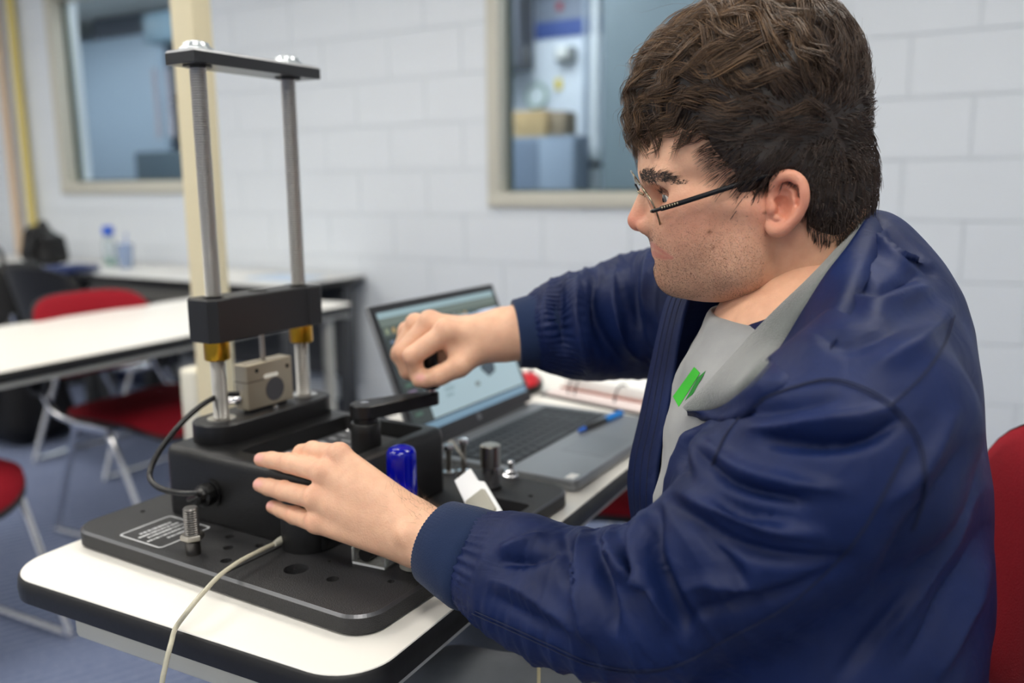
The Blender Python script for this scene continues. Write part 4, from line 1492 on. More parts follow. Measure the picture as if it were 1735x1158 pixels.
print('head...')
lo = np.array([-.15, -.115, -.215]); hi = np.array([.135, .115, .145])
HV, HF = sdf_mesh(head_sdf, lo, hi, .0021)
ec_ = hm(1333, 345, .084)
EVr, EFr = sdf_mesh(ear_sdf, ec_ - np.array([.030, .026, .042]), ec_ + np.array([.030, .026, .042]), .0011)
near_n = len(HV)
HF = np.concatenate([HF, EFr + near_n, (EFr + near_n + len(EVr))[:, ::-1]])
HV = np.concatenate([HV, EVr, EVr * np.array([1, -1, 1])])

# colour of the skin, by place on the head
SK = np.array(lin(228, 178, 148)[:3]); RED = np.array(lin(214, 120, 100)[:3]); LIP = np.array(lin(190, 104, 98)[:3])
STB = np.array(lin(128, 98, 82)[:3]); PALE = np.array(lin(232, 188, 158)[:3])


def gs(P, c, r):
    return np.exp(-(((P - c) / r) ** 2).sum(1))


A = HV.copy(); A[:, 1] = np.abs(A[:, 1])
col = np.tile(SK, (len(HV), 1))


def blend(col, w, c, k):
    return col + (c - col) * (np.clip(w, 0, 1) * k)[:, None]


col = blend(col, gs(A, hm(1333, 345, .088), np.array([.034, .03, .036])) * 1.4, RED, .5)
col = blend(col, gs(A, hm(1078, 376), np.array([.018, .02, .016])) * 1.2, RED, .6)
col = blend(col, gs(A, hm(1180, 375, .05), np.array([.04, .03, .028])), RED, .4)
col = blend(col, gs(A, hm(1130, 265), np.array([.05, .06, .03])), PALE, .5)
# darker stubble tone: jaw, moustache, chin
stub = np.clip(gs(A, hm(1215, 455, .055), np.array([.065, .045, .045])) * 1.1 + gs(A, hm(1140, 462, .0), np.array([.03, .03, .03])) + gs(A, hm(1115, 402, .012), np.array([.014, .022, .009])), 0, 1)
stub = stub * (1 - np.clip(gs(A, hm(1150, 408, .03), np.array([.02, .02, .014])) * .7, 0, 1))
col = blend(col, stub, STB, .42)
prA = project(HO + A @ HM.T)
l1, t1_ = seg_dist2d(prA[:, :2], [(1104, 415), (1112, 420), (1124, 428), (1139, 437)])
l2, t2_ = seg_dist2d(prA[:, :2], [(1108, 429), (1116, 434), (1127, 437), (1139, 438)])
lipw = np.maximum(np.exp(-(l1 / np.interp(t1_, [0, 1], [5.0, 2.0])) ** 4), np.exp(-(l2 / np.interp(t2_, [0, 1], [6.0, 2.2])) ** 4)) * (A[:, 0] < hm(1150, 430)[0])
col = blend(col, lipw, LIP, .62)
col = blend(col, gs(A, hm(1149, 325, .040), np.array([.018, .012, .007])), np.array(lin(190, 128, 108)[:3]), .5)
# a few moles on the near cheek, neck and by the ear
for x, y, Y_, r_ in ((1203, 393.5, .062, .0018), (1298, 331, .078, .0014), (1296, 361, .076, .0014), (1359, 376, .066, .0016), (1352, 465, .055, .0016), (1328, 472, .055, .0011), (1207, 419, .062, .0010)):
    c3 = hworld(hm(x, y, Y_))
    # nearest vertex along the view direction on the near side
    pr = project(hworld(HV))
    dd = np.hypot(pr[:, 0] - x, pr[:, 1] - y) + (HV[:, 1] < .02) * 1e3
    k_ = int(np.argmin(dd)); 
    w_m = np.exp(-((np.linalg.norm(HV - HV[k_], axis=1) / (r_ * 1.3)) ** 4))
    col = blend(col, w_m, np.array(lin(110, 66, 44)[:3]), .75)
HW = hworld(HV)

# ---------------- hands
def wpt(x, y, d):
    return at(x, y, d).astype(np.float32)


def chain(P, pts, k=None, d=None, kk=.004):
    """tapered chain of (px, py, depth, radius)"""
    for a, b in zip(pts, pts[1:]):
        q = rc(P, wpt(*a[:3]), wpt(*b[:3]), a[3], b[3])
        d = q if d is None else smin(d, q, kk)
    return d


L_FING = [
    [(575, 772, .968, .0125), (530, 765, .998, .0112), (511, 768, 1.016, .0100), (500, 777, 1.030, .0084)],
    [(548, 801, .960, .0122), (488, 785, .997, .0112), (460, 780, 1.016, .0098), (442, 779, 1.027, .0084)],
    [(533, 845, .958, .0120), (480, 832, .995, .0112), (456, 826, 1.016, .0100), (441, 822, 1.027, .0087)],
    [(537, 886, .962, .0115), (499, 874, .992, .0100), (478, 865, 1.010, .0090), (462, 859, 1.021, .0078)]]
L_WR = [(702, 876, .934, .0180), (705, 892, .930, .0190), (703, 912, .930, .0190), (699, 934, .935, .0165)]


def lhand_sdf(P):
    d = None
    for w, f in zip(L_WR, L_FING):
        q = rc(P, wpt(*w[:3]), wpt(*f[0][:3]), w[3], f[0][3])
        d = q if d is None else smin(d, q, .016)
    # palm filling between the outer metacarpals
    d = smin(d, rc(P, wpt(640, 870, .958), wpt(560, 835, .985), .017, .013), .014)
    for f in L_FING:
        d2 = chain(P, f, kk=.003)
        d2 = np.minimum(d2, ellip(P, wpt(f[1][0], f[1][1] - 1, f[1][2] - .001), (f[1][3] * 1.06,) * 3))
        d = smin(d, d2, .0045)
        d = smin(d, ellip(P, wpt(f[0][0] - 1, f[0][1] - 3, f[0][2] - .002), (.0118, .0118, .0118)), .006)
    # thumb, folded behind the hand against the housing
    d = smin(d, chain(P, [(668, 868, .958, .0165), (612, 842, 1.000, .0130), (575, 815, 1.030, .0110), (556, 800, 1.045, .0090)], kk=.006), .010)
    # forearm: oval
    d = smin(d, chain(P, [(702, 902, .930, .0265), (740, 920, .915, .0305), (815, 955, .885, .0355), (930, 985, .835, .040)], kk=.01), .018)
    # ulna bump
    d = smin(d, ellip(P, wpt(690, 905, .905), (.010, .010, .009)), .012)
    return d


R_FING = [
    [(757, 563, 1.148, .0150), (699, 603, 1.146, .0130), (706, 632, 1.160, .0108), (727, 640, 1.170, .0095)],
    [(729, 548, 1.172, .0150), (682, 597, 1.170, .0122), (692, 628, 1.180, .0106), (714, 640, 1.188, .0095)],
    [(705, 551, 1.196, .0135), (677, 598, 1.195, .0117), (690, 630, 1.200, .0104), (711, 640, 1.205, .0092)],
    [(691, 563, 1.216, .0122), (675, 602, 1.213, .0106), (690, 628, 1.216, .0096), (707, 636, 1.216, .0085)]]


def rhand_sdf(P):
    d = None
    for (x, y, dd, r_), f in zip(((806, 566, 1.158, .0205), (806, 566, 1.175, .0215), (802, 572, 1.192, .0205), (798, 580, 1.204, .0185)), R_FING):
        q = rc(P, wpt(x, y, dd), wpt(*f[0][:3]), r_, f[0][3])
        d = q if d is None else smin(d, q, .014)
    for f in R_FING:
        d = smin(d, chain(P, f, kk=.003), .0035)
        d = smin(d, ellip(P, wpt(f[0][0] - 1, f[0][1] - 3, f[0][2] - .001), (f[0][3] * 1.02,) * 3), .006)
    th = chain(P, [(812, 588, 1.158, .0205), (778, 620, 1.146, .0150), (744, 637, 1.146, .0128), (722, 642, 1.152, .0112), (710, 645, 1.156, .0095)], kk=.005)
    d = smin(d, th, .006)
    d = smin(d, rc(P, wpt(800, 585, 1.16), wpt(772, 590, 1.158), .021, .0150), .010)
    d = smin(d, rc(P, wpt(785, 590, 1.19), wpt(745, 600, 1.20), .020, .0170), .008)
    d = smin(d, chain(P, [(808, 576, 1.176, .0280), (850, 568, 1.172, .0350), (905, 560, 1.175, .0400), (985, 552, 1.195, .045)], kk=.01), .018)
    return d


def bounds(pts, pad):
    W = np.array([wpt(*p[:3]) for p in pts])
    return W.min(0) - pad, W.max(0) + pad


print('hands...')
lo, hi = bounds([p for f in L_FING for p in f] + [(930, 985, .835), (556, 800, 1.045)], .045)
LV, LF = sdf_mesh(lhand_sdf, lo, hi, .0022)
lo, hi = bounds([p for f in R_FING for p in f] + [(985, 552, 1.195), (722, 642, 1.152)], .048)
RV, RF = sdf_mesh(rhand_sdf, lo, hi, .0023)


def hand_cols(V, fingers, mcps, nails):
    c = np.tile(np.array(lin(232, 186, 156)[:3]), (len(V), 1))
    for f in fingers:
        c = blend(c, gs(V, wpt(*f[1][:3]), .011) * .8, RED, .35)
        c = blend(c, gs(V, wpt(*f[0][:3]) + np.array([0, 0, .006]), .012), RED, .32)
        c = blend(c, gs(V, wpt(*f[3][:3]), .011), RED, .35)
    for (x, y, d, r_) in nails:
        p = project(V)
        w = np.exp(-(((p[:, 0] - x) / r_) ** 2 + ((p[:, 1] - y) / (r_ * .8)) ** 2) ** 2) * (np.abs(p[:, 2] - d) < .02)
        c = blend(c, w, np.array(lin(236, 176, 170)[:3]), .85)
    return c


LC = hand_cols(LV, L_FING, None, [(437, 776, 1.02, 9), (436, 820, 1.02, 9), (456, 856, 1.015, 8)])
RC = hand_cols(RV, R_FING, None, [(712, 640, 1.146, 9)])

# ---------------- trunk, arms and legs under the clothes (coarse)
SH_L = at(1452, 752, .70); SH_R = at(1290, 520, 1.07)
EL_L = at(1120, 1030, .74); EL_R = at(1085, 548, 1.21)
PELV = np.array([.345, .915, .56])
FP3 = np.array([FP[0], FP[1], 0.0]); LP3 = np.array([FP[1], -FP[0], 0.0]) * -1.0
if LP3[1] > 0: LP3 = -LP3                        # his left points at the camera
KN_L = PELV + FP3 * .40 + LP3 * .11 + np.array([0, 0, .0]); KN_R = PELV + FP3 * .43 - LP3 * .12 + np.array([0, 0, .03])


def trunk_sdf(P):
    c1 = at(1392, 640, .885); c2 = at(1385, 860, .885)
    d = rc(P, c1, c2, .12, .125)
    d = smin(d, rc(P, c2, PELV, .125, .13), .06)
    d = smin(d, rc(P, at(1362, 560, .87), c1, .062, .11), .05)
    d = smin(d, rc(P, SH_L, EL_L, .05, .042), .05)
    d = smin(d, rc(P, EL_L, at(930, 985, .835), .042, .040), .02)
    d = smin(d, rc(P, c1, SH_L, .09, .055), .05)
    d = smin(d, rc(P, c1, SH_R, .09, .055), .05)
    d = smin(d, rc(P, SH_R, EL_R, .05, .043), .04)
    d = smin(d, rc(P, EL_R, at(985, 552, 1.195), .043, .042), .02)
    for kn, sg in ((KN_L, 1), (KN_R, -1)):
        hp = PELV + LP3 * .09 * sg
        ft = np.array([kn[0] + FP3[0] * .02, kn[1] + FP3[1] * .02, .09])
        d = smin(d, rc(P, hp, kn, .075, .055), .03)
        d = smin(d, rc(P, kn, ft, .05, .036), .02)
    return d


allp = np.array([SH_L, SH_R, EL_L, EL_R, PELV, KN_L, KN_R, at(1362, 560, .87)])
lo = allp.min(0) - .17; hi = allp.max(0) + .17; lo[2] = .02
BV, BF = sdf_mesh(trunk_sdf, lo, hi, .012)


def skin_material():
    m = bpy.data.materials.new('skin'); m.use_nodes = True
    nt = m.node_tree; b = nt.nodes['Principled BSDF']
    at_ = nt.nodes.new('ShaderNodeAttribute'); at_.attribute_name = 'Col'
    tc = nt.nodes.new('ShaderNodeTexCoord')
    n1 = nt.nodes.new('ShaderNodeTexNoise'); n1.inputs['Scale'].default_value = 85; n1.inputs['Detail'].default_value = 6
    nt.links.new(tc.outputs['Object'], n1.inputs['Vector'])
    mx = nt.nodes.new('ShaderNodeMix'); mx.data_type = 'RGBA'; mx.blend_type = 'MULTIPLY'; mx.inputs[0].default_value = 1.0
    cr = nt.nodes.new('ShaderNodeValToRGB')
    cr.color_ramp.elements[0].position = .3; cr.color_ramp.elements[0].color = (.93, .88, .86, 1)
    cr.color_ramp.elements[1].position = .72; cr.color_ramp.elements[1].color = (1.03, 1.03, 1.02, 1)
    nt.links.new(n1.outputs['Fac'], cr.inputs['Fac'])
    nt.links.new(at_.outputs['Color'], mx.inputs[6]); nt.links.new(cr.outputs[0], mx.inputs[7])
    nt.links.new(mx.outputs[2], b.inputs['Base Color'])
    b.inputs['Roughness'].default_value = .46
    b.inputs['Specular IOR Level'].default_value = .42
    b.inputs['Subsurface Weight'].default_value = .22
    b.inputs['Subsurface Radius'].default_value = (1.0, .38, .2)
    b.inputs['Subsurface Scale'].default_value = .0055
    n2 = nt.nodes.new('ShaderNodeTexNoise'); n2.inputs['Scale'].default_value = 900; n2.inputs['Detail'].default_value = 2
    nt.links.new(tc.outputs['Object'], n2.inputs['Vector'])
    n3 = nt.nodes.new('ShaderNodeTexVoronoi'); n3.inputs['Scale'].default_value = 420
    nt.links.new(tc.outputs['Object'], n3.inputs['Vector'])
    ad = nt.nodes.new('ShaderNodeMath'); ad.operation = 'ADD'
    nt.links.new(n2.outputs['Fac'], ad.inputs[0]); nt.links.new(n3.outputs['Distance'], ad.inputs[1])
    bp = nt.nodes.new('ShaderNodeBump'); bp.inputs['Strength'].default_value = .28; bp.inputs['Distance'].default_value = .0008
    nt.links.new(ad.outputs[0], bp.inputs['Height']); nt.links.new(bp.outputs['Normal'], b.inputs['Normal'])
    return m


person = empty('person', (PELV[0], PELV[1], 0.0), 0, 'seated person in navy jacket and glasses turning the machine crank', 'person')
PINV = np.array([PELV[0], PELV[1], 0.0])
VV = np.concatenate([HW, LV, RV, BV]) - PINV
o1 = len(HW); o2 = o1 + len(LV); o3 = o2 + len(RV)
FF = np.concatenate([HF, LF + o1, RF + o2, BF + o3])
body = np_mesh('body', VV, FF, skin_material(), person, True)
set_col(body, np.concatenate([col, LC, RC, np.tile(SK, (len(BV), 1))]))
md = body.modifiers.new('smooth', 'SMOOTH'); md.iterations = 1; md.factor = .5

# eyes
for sg in (1, -1):
    e = hm(1144, 333, .0345); e = np.array([e[0], e[1] * sg, e[2]])
    we = hworld(e)
    fwd_e = -HX * .90 + HY * .30 - HZ * .30; fwd_e /= np.linalg.norm(fwd_e)
    me_ = orient(tuple(we - PINV), tuple(we - PINV + fwd_e))
    ball = []
    R_ = .0126
    for k in range(13):
        a_ = math.pi * k / 12
        ball.append((R_ * math.sin(a_), -R_ * math.cos(a_)))
    ball[0] = (0.0001, ball[0][1]); ball[-1] = (0.0001, ball[-1][1])
    eye = lathe('eyeball', ball, mat('eye_white', (232, 226, 220), .15, coat=.5), person, 24, me_)
    lathe('iris', [(0.0, .0127), (.0026, .01275), (.0027, .0125), (.0056, .0116), (.0058, .0110)], mat('iris_hazel', (92, 104, 108), .12, coat=1.0), eye, 24, me_)
    lathe('pupil', [(0.0, .0129), (.0022, .01285), (.0023, .0125)], m_hole, eye, 20, me_)

# ------------------------------------------------------------------ clothes
m_navy = None


def cloth_mat(name, rgb, rgb2, rough, bscale, bstr, sheen=.15, wr=0.0):
    m = bpy.data.materials.new(name); m.use_nodes = True
    nt = m.node_tree; b = nt.nodes['Principled BSDF']
    tc = nt.nodes.new('ShaderNodeTexCoord')
    n1 = nt.nodes.new('ShaderNodeTexNoise'); n1.inputs['Scale'].default_value = 14; n1.inputs['Detail'].default_value = 4
    nt.links.new(tc.outputs['Object'], n1.inputs['Vector'])
    cr = nt.nodes.new('ShaderNodeValToRGB')
    cr.color_ramp.elements[0].position = .3; cr.color_ramp.elements[0].color = lin(*rgb)
    cr.color_ramp.elements[1].position = .75; cr.color_ramp.elements[1].color = lin(*rgb2)
    nt.links.new(n1.outputs['Fac'], cr.inputs['Fac']); nt.links.new(cr.outputs[0], b.inputs['Base Color'])
    b.inputs['Roughness'].default_value = rough
    b.inputs['Sheen Weight'].default_value = sheen
    b.inputs['Sheen Roughness'].default_value = .4
    b.inputs['Specular IOR Level'].default_value = .26
    n2 = nt.nodes.new('ShaderNodeTexNoise'); n2.inputs['Scale'].default_value = bscale; n2.inputs['Detail'].default_value = 3
    nt.links.new(tc.outputs['Object'], n2.inputs['Vector'])
    bp = nt.nodes.new('ShaderNodeBump'); bp.inputs['Strength'].default_value = bstr; bp.inputs['Distance'].default_value = .001
    nt.links.new(n2.outputs['Fac'], bp.inputs['Height'])
    last = bp
    if wr:
        n3 = nt.nodes.new('ShaderNodeTexNoise'); n3.inputs['Scale'].default_value = 26; n3.inputs['Detail'].default_value = 3; n3.inputs['Distortion'].default_value = 1.2
        nt.links.new(tc.outputs['Object'], n3.inputs['Vector'])
        b3 = nt.nodes.new('ShaderNodeBump'); b3.inputs['Strength'].default_value = wr; b3.inputs['Distance'].default_value = .006
        nt.links.new(n3.outputs['Fac'], b3.inputs['Height']); nt.links.new(bp.outputs['Normal'], b3.inputs['Normal'])
        last = b3
    nt.links.new(last.outputs['Normal'], b.inputs['Normal'])
    return m


m_navy = cloth_mat('navy_nylon', (12, 26, 65), (17, 35, 82), .54, 1500, .2, .0, .3)
m_rib = cloth_mat('navy_rib_knit', (24, 40, 72), (31, 48, 82), .85, 900, .5, .12)
m_fleece = cloth_mat('grey_fleece', (98, 102, 102), (120, 124, 122), .95, 700, .9, .6)
m_tee = cloth_mat('heather_grey_cotton', (140, 142, 143), (168, 169, 169), .9, 1100, .4, .2)
m_trs = cloth_mat('grey_trouser_cloth', (112, 116, 122), (134, 138, 144), .9, 900, .4, .2, .2)
m_seam = mat('navy_thread', (14, 24, 56), .7)

# torso sections: image row at depth .885 -> (row, centre px, half depth, half width)
SEC = np.array([(352, 1462, .030, .055), (380, 1462, .045, .070), (410, 1452, .066, .092), (445, 1443, .086, .120), (490, 1426, .109, .152), (545, 1404, .131, .180), (610, 1386, .145, .197),
                (700, 1378, .153, .205), (780, 1374, .160, .208), (860, 1372, .1635, .208), (1000, 1376, .161, .207), (1160, 1370, .149, .205), (1330, 1370, .140, .20)], float)
SZ = np.array([at(c, r, .885)[2] for r, c, _, _ in SEC])
SXY = np.array([at(c, r, .885)[:2] for r, c, _, _ in SEC])
order = np.argsort(SZ)


def torso_uv(P, grow=0.0, gl=None):
    z = P[:, 2]
    zs = SZ[order]
    cx = np.interp(z, zs, SXY[order, 0]); cy = np.interp(z, zs, SXY[order, 1])
    a = np.interp(z, zs, SEC[order, 2]) + grow; b = np.interp(z, zs, SEC[order, 3]) + (grow if gl is None else gl)
    dx = P[:, 0] - cx; dy = P[:, 1] - cy
    u = dx * FP[0] + dy * FP[1]; v = dx * LP3[0] + dy * LP3[1]
    return u / a, v / b, np.minimum(a, b)


def torso_sdf(P, grow=0.0):
    u, v, m_ = torso_uv(P, grow)
    d = (np.sqrt(u * u + v * v + 1e-9) - 1) * m_
    zt = SZ[order][-1]; zb = SZ[order][1]
    d = smax(d, P[:, 2] - zt, .02)
    return np.maximum(d, zb - P[:, 2])


L_SLV = [(1462, 735, .690, .080), (1415, 790, .684, .0815), (1300, 890, .700, .0720), (1200, 970, .725, .0670), (1125, 1022, .745, .0640), (1040, 1028, .782, .0640), (950, 1010, .828, .0620), (880, 977, .858, .0600), (832, 958, .878, .0505)]
R_SLV = [(1300, 520, 1.070, .085), (1180, 520, 1.150, .090), (1090, 535, 1.200, .086), (1000, 550, 1.190, .0730), (960, 555, 1.182, .0650), (935, 558, 1.178, .0520)]


def jacket_sdf(P):
    d = torso_sdf(P)
    # shoulder line from collar to the near shoulder
    d = smin(d, rc(P, at(1420, 520, .84).astype(np.float32), at(1455, 690, .71).astype(np.float32), .055, .075), .05)
    # opening at the front
    u, v, m_ = torso_uv(P)
    t = np.degrees(np.arctan2(v, u))
    row = np.interp(P[:, 2], SZ[order], SEC[order, 0])
    tl_ = np.interp(row, [352, 400, 470, 540, 600, 650, 690, 760, 862, 1000, 1160], [115, 95, 84, 74, 66, 55, 38, 33, 29, 30, 32])
    rad = np.sqrt(u * u + v * v)
    wed = np.maximum(np.maximum(t - tl_, -62 - t) * .0026, (.84 - rad) * m_)
    d = smax(d, -wed, .003)
    d = smin(d, chain(P, L_SLV, kk=.02), .036)
    d = smin(d, chain(P, R_SLV, kk=.02), .030)
    # room for the neck
    d = smax(d, -(rc(P, hworld(hm(1352, 380)).astype(np.float32), hworld(hm(1322, 572)).astype(np.float32), .064, .088)), .01)
    return d


print('jacket...')
cand = np.array([at(*p[:3]) for p in L_SLV + R_SLV])
lo = np.minimum(cand.min(0) - .10, [0.0, .58, .64]); hi = np.maximum(cand.max(0) + .11, [.52, 1.15, 1.18])
lo[2] = .66
JV, JF = sdf_mesh(jacket_sdf, lo, hi, .0054)


def smooth_mesh(V, F, it, lam=.5):
    n = np.zeros(len(V)); 
    E = np.concatenate([F[:, [i, (i + 1) % 4]] for i in range(4)])
    for _ in range(it):
        s = np.zeros_like(V); n = np.zeros(len(V))
        np.add.at(s, E[:, 0], V[E[:, 1]]); np.add.at(n, E[:, 0], 1)
        np.add.at(s, E[:, 1], V[E[:, 0]]); np.add.at(n, E[:, 1], 1)
        V = V + lam * (s / np.maximum(n, 1)[:, None] - V)
    return V


JV = smooth_mesh(JV, JF, 3)


def subdiv(V, F, levels=1):
    me = bpy.data.meshes.new('t')
    o = np_mesh('tmp', V, F, None, None)
    md = o.modifiers.new('s', 'SUBSURF'); md.levels = levels; md.render_levels = levels
    dg = bpy.context.evaluated_depsgraph_get(); dg.update()
    ev = bpy.data.meshes.new_from_object(o.evaluated_get(dg))
    v = np.empty(len(ev.vertices) * 3, np.float32); ev.vertices.foreach_get('co', v)
    f = np.empty(len(ev.loops), np.int32); ev.loops.foreach_get('vertex_index', f)
    bpy.data.objects.remove(o)
    return v.reshape(-1, 3).astype(float), f.reshape(-1, 4)


JV, JF = subdiv(JV, JF, 1)


def sculpt(V, F, strokes):
    """push folds into the cloth: (points px, width px, height m) ridges positive, valleys negative"""
    for pts, w, amp in strokes:
        N = vnormals(V, F)
        pr = project(V)
        poly = spline(np.array(pts, float), 6)
        lo_, hi_ = poly.min(0) - 3 * w, poly.max(0) + 3 * w
        face = (N * (CAM - V)).sum(1) > 0
        sel = np.where((pr[:, 0] > lo_[0]) & (pr[:, 0] < hi_[0]) & (pr[:, 1] > lo_[1]) & (pr[:, 1] < hi_[1]) & face)[0]
        if not len(sel): continue
        d, t = seg_dist2d(pr[sel, :2], poly)
        k = (np.exp(-(d / w) ** 2) * .5 + .6 * np.exp(-(d / (.75 * w)) ** 1.15)) * np.clip(np.sin(np.pi * np.clip(t * .94 + .03, 0, 1)), 0, 1) ** .6
        V = V.copy()
        V[sel] += N[sel] * (1.9 * amp * k)[:, None]
    return V


FOLDS = [
    # bunched folds inside the near elbow
    ([(1068, 893), (1062, 930), (1075, 975), (1100, 1000)], 10, -.010),
    ([(1090, 880), (1085, 920), (1100, 970), (1118, 1010), (1128, 1060)], 11, .009),
    ([(1035, 905), (1040, 945), (1065, 985), (1085, 992)], 11, .009),
    ([(1112, 866), (1108, 915), (1120, 960), (1140, 1005), (1160, 1070)], 10, -.009),
    ([(1010, 905), (1012, 950), (1025, 1005), (1040, 1070)], 10, -.008),
    ([(985, 905), (980, 950), (985, 1010), (1000, 1085)], 12, .007),
    ([(958, 900), (958, 945), (965, 1000)], 10, -.005),
    ([(845, 935), (885, 925), (925, 908)], 11, .006),
    ([(850, 955), (900, 950), (950, 930)], 9, -.005),
    ([(830, 985), (880, 1000), (940, 1040), (1000, 1090)], 16, .004),
    ([(830, 1010), (880, 1040), (960, 1085)], 12, -.003),
    # upper arm
    ([(1135, 850), (1175, 880), (1260, 930), (1370, 950), (1440, 945)], 13, -.006),
    ([(1150, 835), (1210, 862), (1300, 895), (1390, 905)], 13, .006),
    ([(1200, 780), (1240, 815), (1290, 835), (1360, 850)], 11, -.006),
    ([(1205, 760), (1260, 795), (1340, 815), (1420, 830)], 12, .005),
    ([(1300, 745), (1390, 752), (1470, 742), (1520, 715)], 12, -.008),
    ([(1270, 728), (1380, 718), (1460, 708), (1510, 690)], 12, .006),
    ([(1230, 700), (1330, 690), (1420, 676)], 12, -.004),
    ([(1215, 845), (1270, 868), (1330, 880)], 9, -.004),
    ([(1160, 1000), (1210, 990), (1290, 1010)], 14, .004),
    ([(1150, 1050), (1220, 1030), (1330, 1010), (1420, 960)], 14, -.004),
    ([(1190, 900), (1230, 950), (1270, 1000)], 12, -.004),
    # front panel under the collar
    ([(1185, 725), (1165, 760), (1160, 800)], 10, -.006),
    ([(1210, 720), (1190, 760), (1180, 800)], 10, .005),
    # back and shoulder
    ([(1445, 470), (1490, 500), (1560, 465)], 13, -.006),
    ([(1440, 505), (1490, 525), (1570, 490)], 14, .006),
    ([(1480, 400), (1520, 440), (1570, 450)], 12, .006),
    ([(1500, 385), (1545, 425), (1590, 470)], 11, -.005),
    ([(1380, 560), (1440, 580), (1540, 550)], 18, -.004),
    ([(1480, 620), (1560, 580), (1610, 520)], 18, .004),
    ([(1500, 860), (1560, 800), (1620, 700)], 18, .004),
    ([(1480, 1000), (1560, 890), (1640, 760)], 18, -.005),
    ([(1500, 1080), (1580, 960), (1655, 830)], 18, .005),
    ([(1540, 1120), (1610, 1010), (1665, 900)], 16, -.005),
    ([(1580, 1150), (1640, 1040), (1672, 950)], 14, .004),
    ([(1420, 1150), (1480, 1080), (1540, 1000)], 16, -.004),
    # far sleeve
    ([(1010, 462), (1005, 510), (1020, 570), (1050, 620)], 11, -.010),
    ([(980, 470), (975, 520), (985, 580), (1000, 625)], 11, .008),
    ([(950, 478), (945, 530), (955, 590)], 10, -.007),
    ([(925, 490), (920, 540), (930, 590)], 9, .004),
    ([(1045, 455), (1040, 510), (1055, 570), (1085, 610)], 12, .009),
    ([(1075, 445), (1070, 500), (1085, 560)], 10, -.008),
    ([(1100, 430), (1095, 490), (1100, 540)], 10, .006),
]
JV = sculpt(JV, JF, FOLDS)


def sleeve_wrinkles(V, F, pts, ends, seed):
    """rings of small folds round a sleeve and gathers at its cuff"""
    ax_ = spline(np.array([at(*p[:3]) for p in pts]), 8)
    rr_ = spline(np.array([[p[3]] for p in pts]), 8)[:, 0]
    L = np.concatenate([[0], np.cumsum(np.linalg.norm(np.diff(ax_, axis=0), axis=1))])
    t_, n_, b_ = frames(ax_)
    sel = np.arange(len(V))
    best = np.full(len(V), 1e9); idx = np.zeros(len(V), int)
    for i in range(len(ax_)):
        d = ((V - ax_[i]) ** 2).sum(1)
        m_ = d < best
        best[m_] = d[m_]; idx[m_] = i
    dist = np.sqrt(best)
    on = np.clip((1.35 - dist / rr_[idx]) / .2, 0, 1)
    q = V - ax_[idx]
    s_ = L[idx] + (q * t_[idx]).sum(1)
    th = np.arctan2((q * b_[idx]).sum(1), (q * n_[idx]).sum(1))
    rng = np.random.default_rng(seed)
    D = np.zeros(len(V))
    for lam, am in ((.052, .0022), (.034, .0016), (.021, .0008)):
        p0, p1, p2 = rng.uniform(0, 6.28, 3)
        w_ = np.sin(2 * np.pi * s_ / lam + 1.6 * np.sin(th + p1) + .9 * np.sin(2 * th + p2) + p0)
        w_ = 1 - 2 * np.abs(w_) ** .7                       # sharp valleys, round ridges
        msk = np.clip(.35 + .8 * np.sin(1.0 * th + p2 + 3 * s_ / L[-1]) * np.sin(7 * s_ + p1), 0, 1)
        D += am * w_ * msk
    fade = np.interp(s_ / L[-1], [0, .25, .45, .9, 1.0], [0, .25, 1, 1, .5])
    D *= fade
    g = np.clip((s_ - (L[-1] - .030)) / .025, 0, 1)
    D += g * .0016 * np.sin(46 * th + 3 * np.sin(5 * th))
    return V + vnormals(V, F) * (D * on)[:, None]


JV = sleeve_wrinkles(JV, JF, L_SLV, None, 4)
JV = sleeve_wrinkles(JV, JF, R_SLV, None, 9)
# keep the cloth hanging: small irregular creasing
nn_ = vnormals(JV, JF)
ph = JV @ np.array([[31., 17., 23.], [13., 41., 29.], [37., 11., 19.]])
JV = JV + nn_ * (.0009 * (np.sin(ph[:, 0] * 1.7) + np.sin(ph[:, 1] * 1.3 + 1.1) * np.cos(ph[:, 2])))[:, None]
JV = smooth_mesh(JV, JF, 1, .4)
jacket = np_mesh('jacket', JV - PINV, JF, m_navy, person, True)
jacket['label'] = 'navy blue nylon jacket, open at the front'
BVH_J = BVHTree.FromPolygons([tuple(v) for v in JV], [tuple(int(i) for i in f) for f in JF])


def on_jacket(x, y, lift=.0006):
    r = ray(x, y)
    h_ = BVH_J.ray_cast(Vector(tuple(CAM)), Vector(tuple(r)))
    if h_[0] is None: return None
    return np.array(h_[0]) + np.array(h_[1]) * lift * (1 if np.array(h_[1]) @ (CAM - np.array(h_[0])) > 0 else -1)


SEAMS = [[(1288, 679), (1340, 660), (1400, 647), (1455, 660), (1506, 690), (1545, 735), (1563, 790), (1560, 850), (1545, 900)],
         [(1290, 682), (1250, 712), (1225, 745), (1205, 790)],
         [(800, 1040), (850, 1062), (930, 1098), (1000, 1128), (1080, 1140), (1150, 1128), (1230, 1085), (1330, 1030), (1410, 960), (1460, 900), (1500, 830), (1535, 760)],
         [(1506, 690), (1560, 640), (1595, 590), (1612, 540)],
         [(1290, 676), (1296, 640), (1300, 610)]]
for sm in SEAMS:
    for off in ((0, 0), (5, -4)):
        P = spline(np.array(sm, float) + off, 10)
        run = []
        for x, y in P:
            q = on_jacket(x, y)
            if q is None or (run and np.linalg.norm(q - run[-1]) > .03):
                if len(run) > 4: tube('seam', np.array(run) - PINV, .0006, m_seam, jacket, 5)
                run = []
                if q is None: continue
            run.append(q)
        if len(run) > 4: tube('seam', np.array(run) - PINV, .0006, m_seam, jacket, 5)


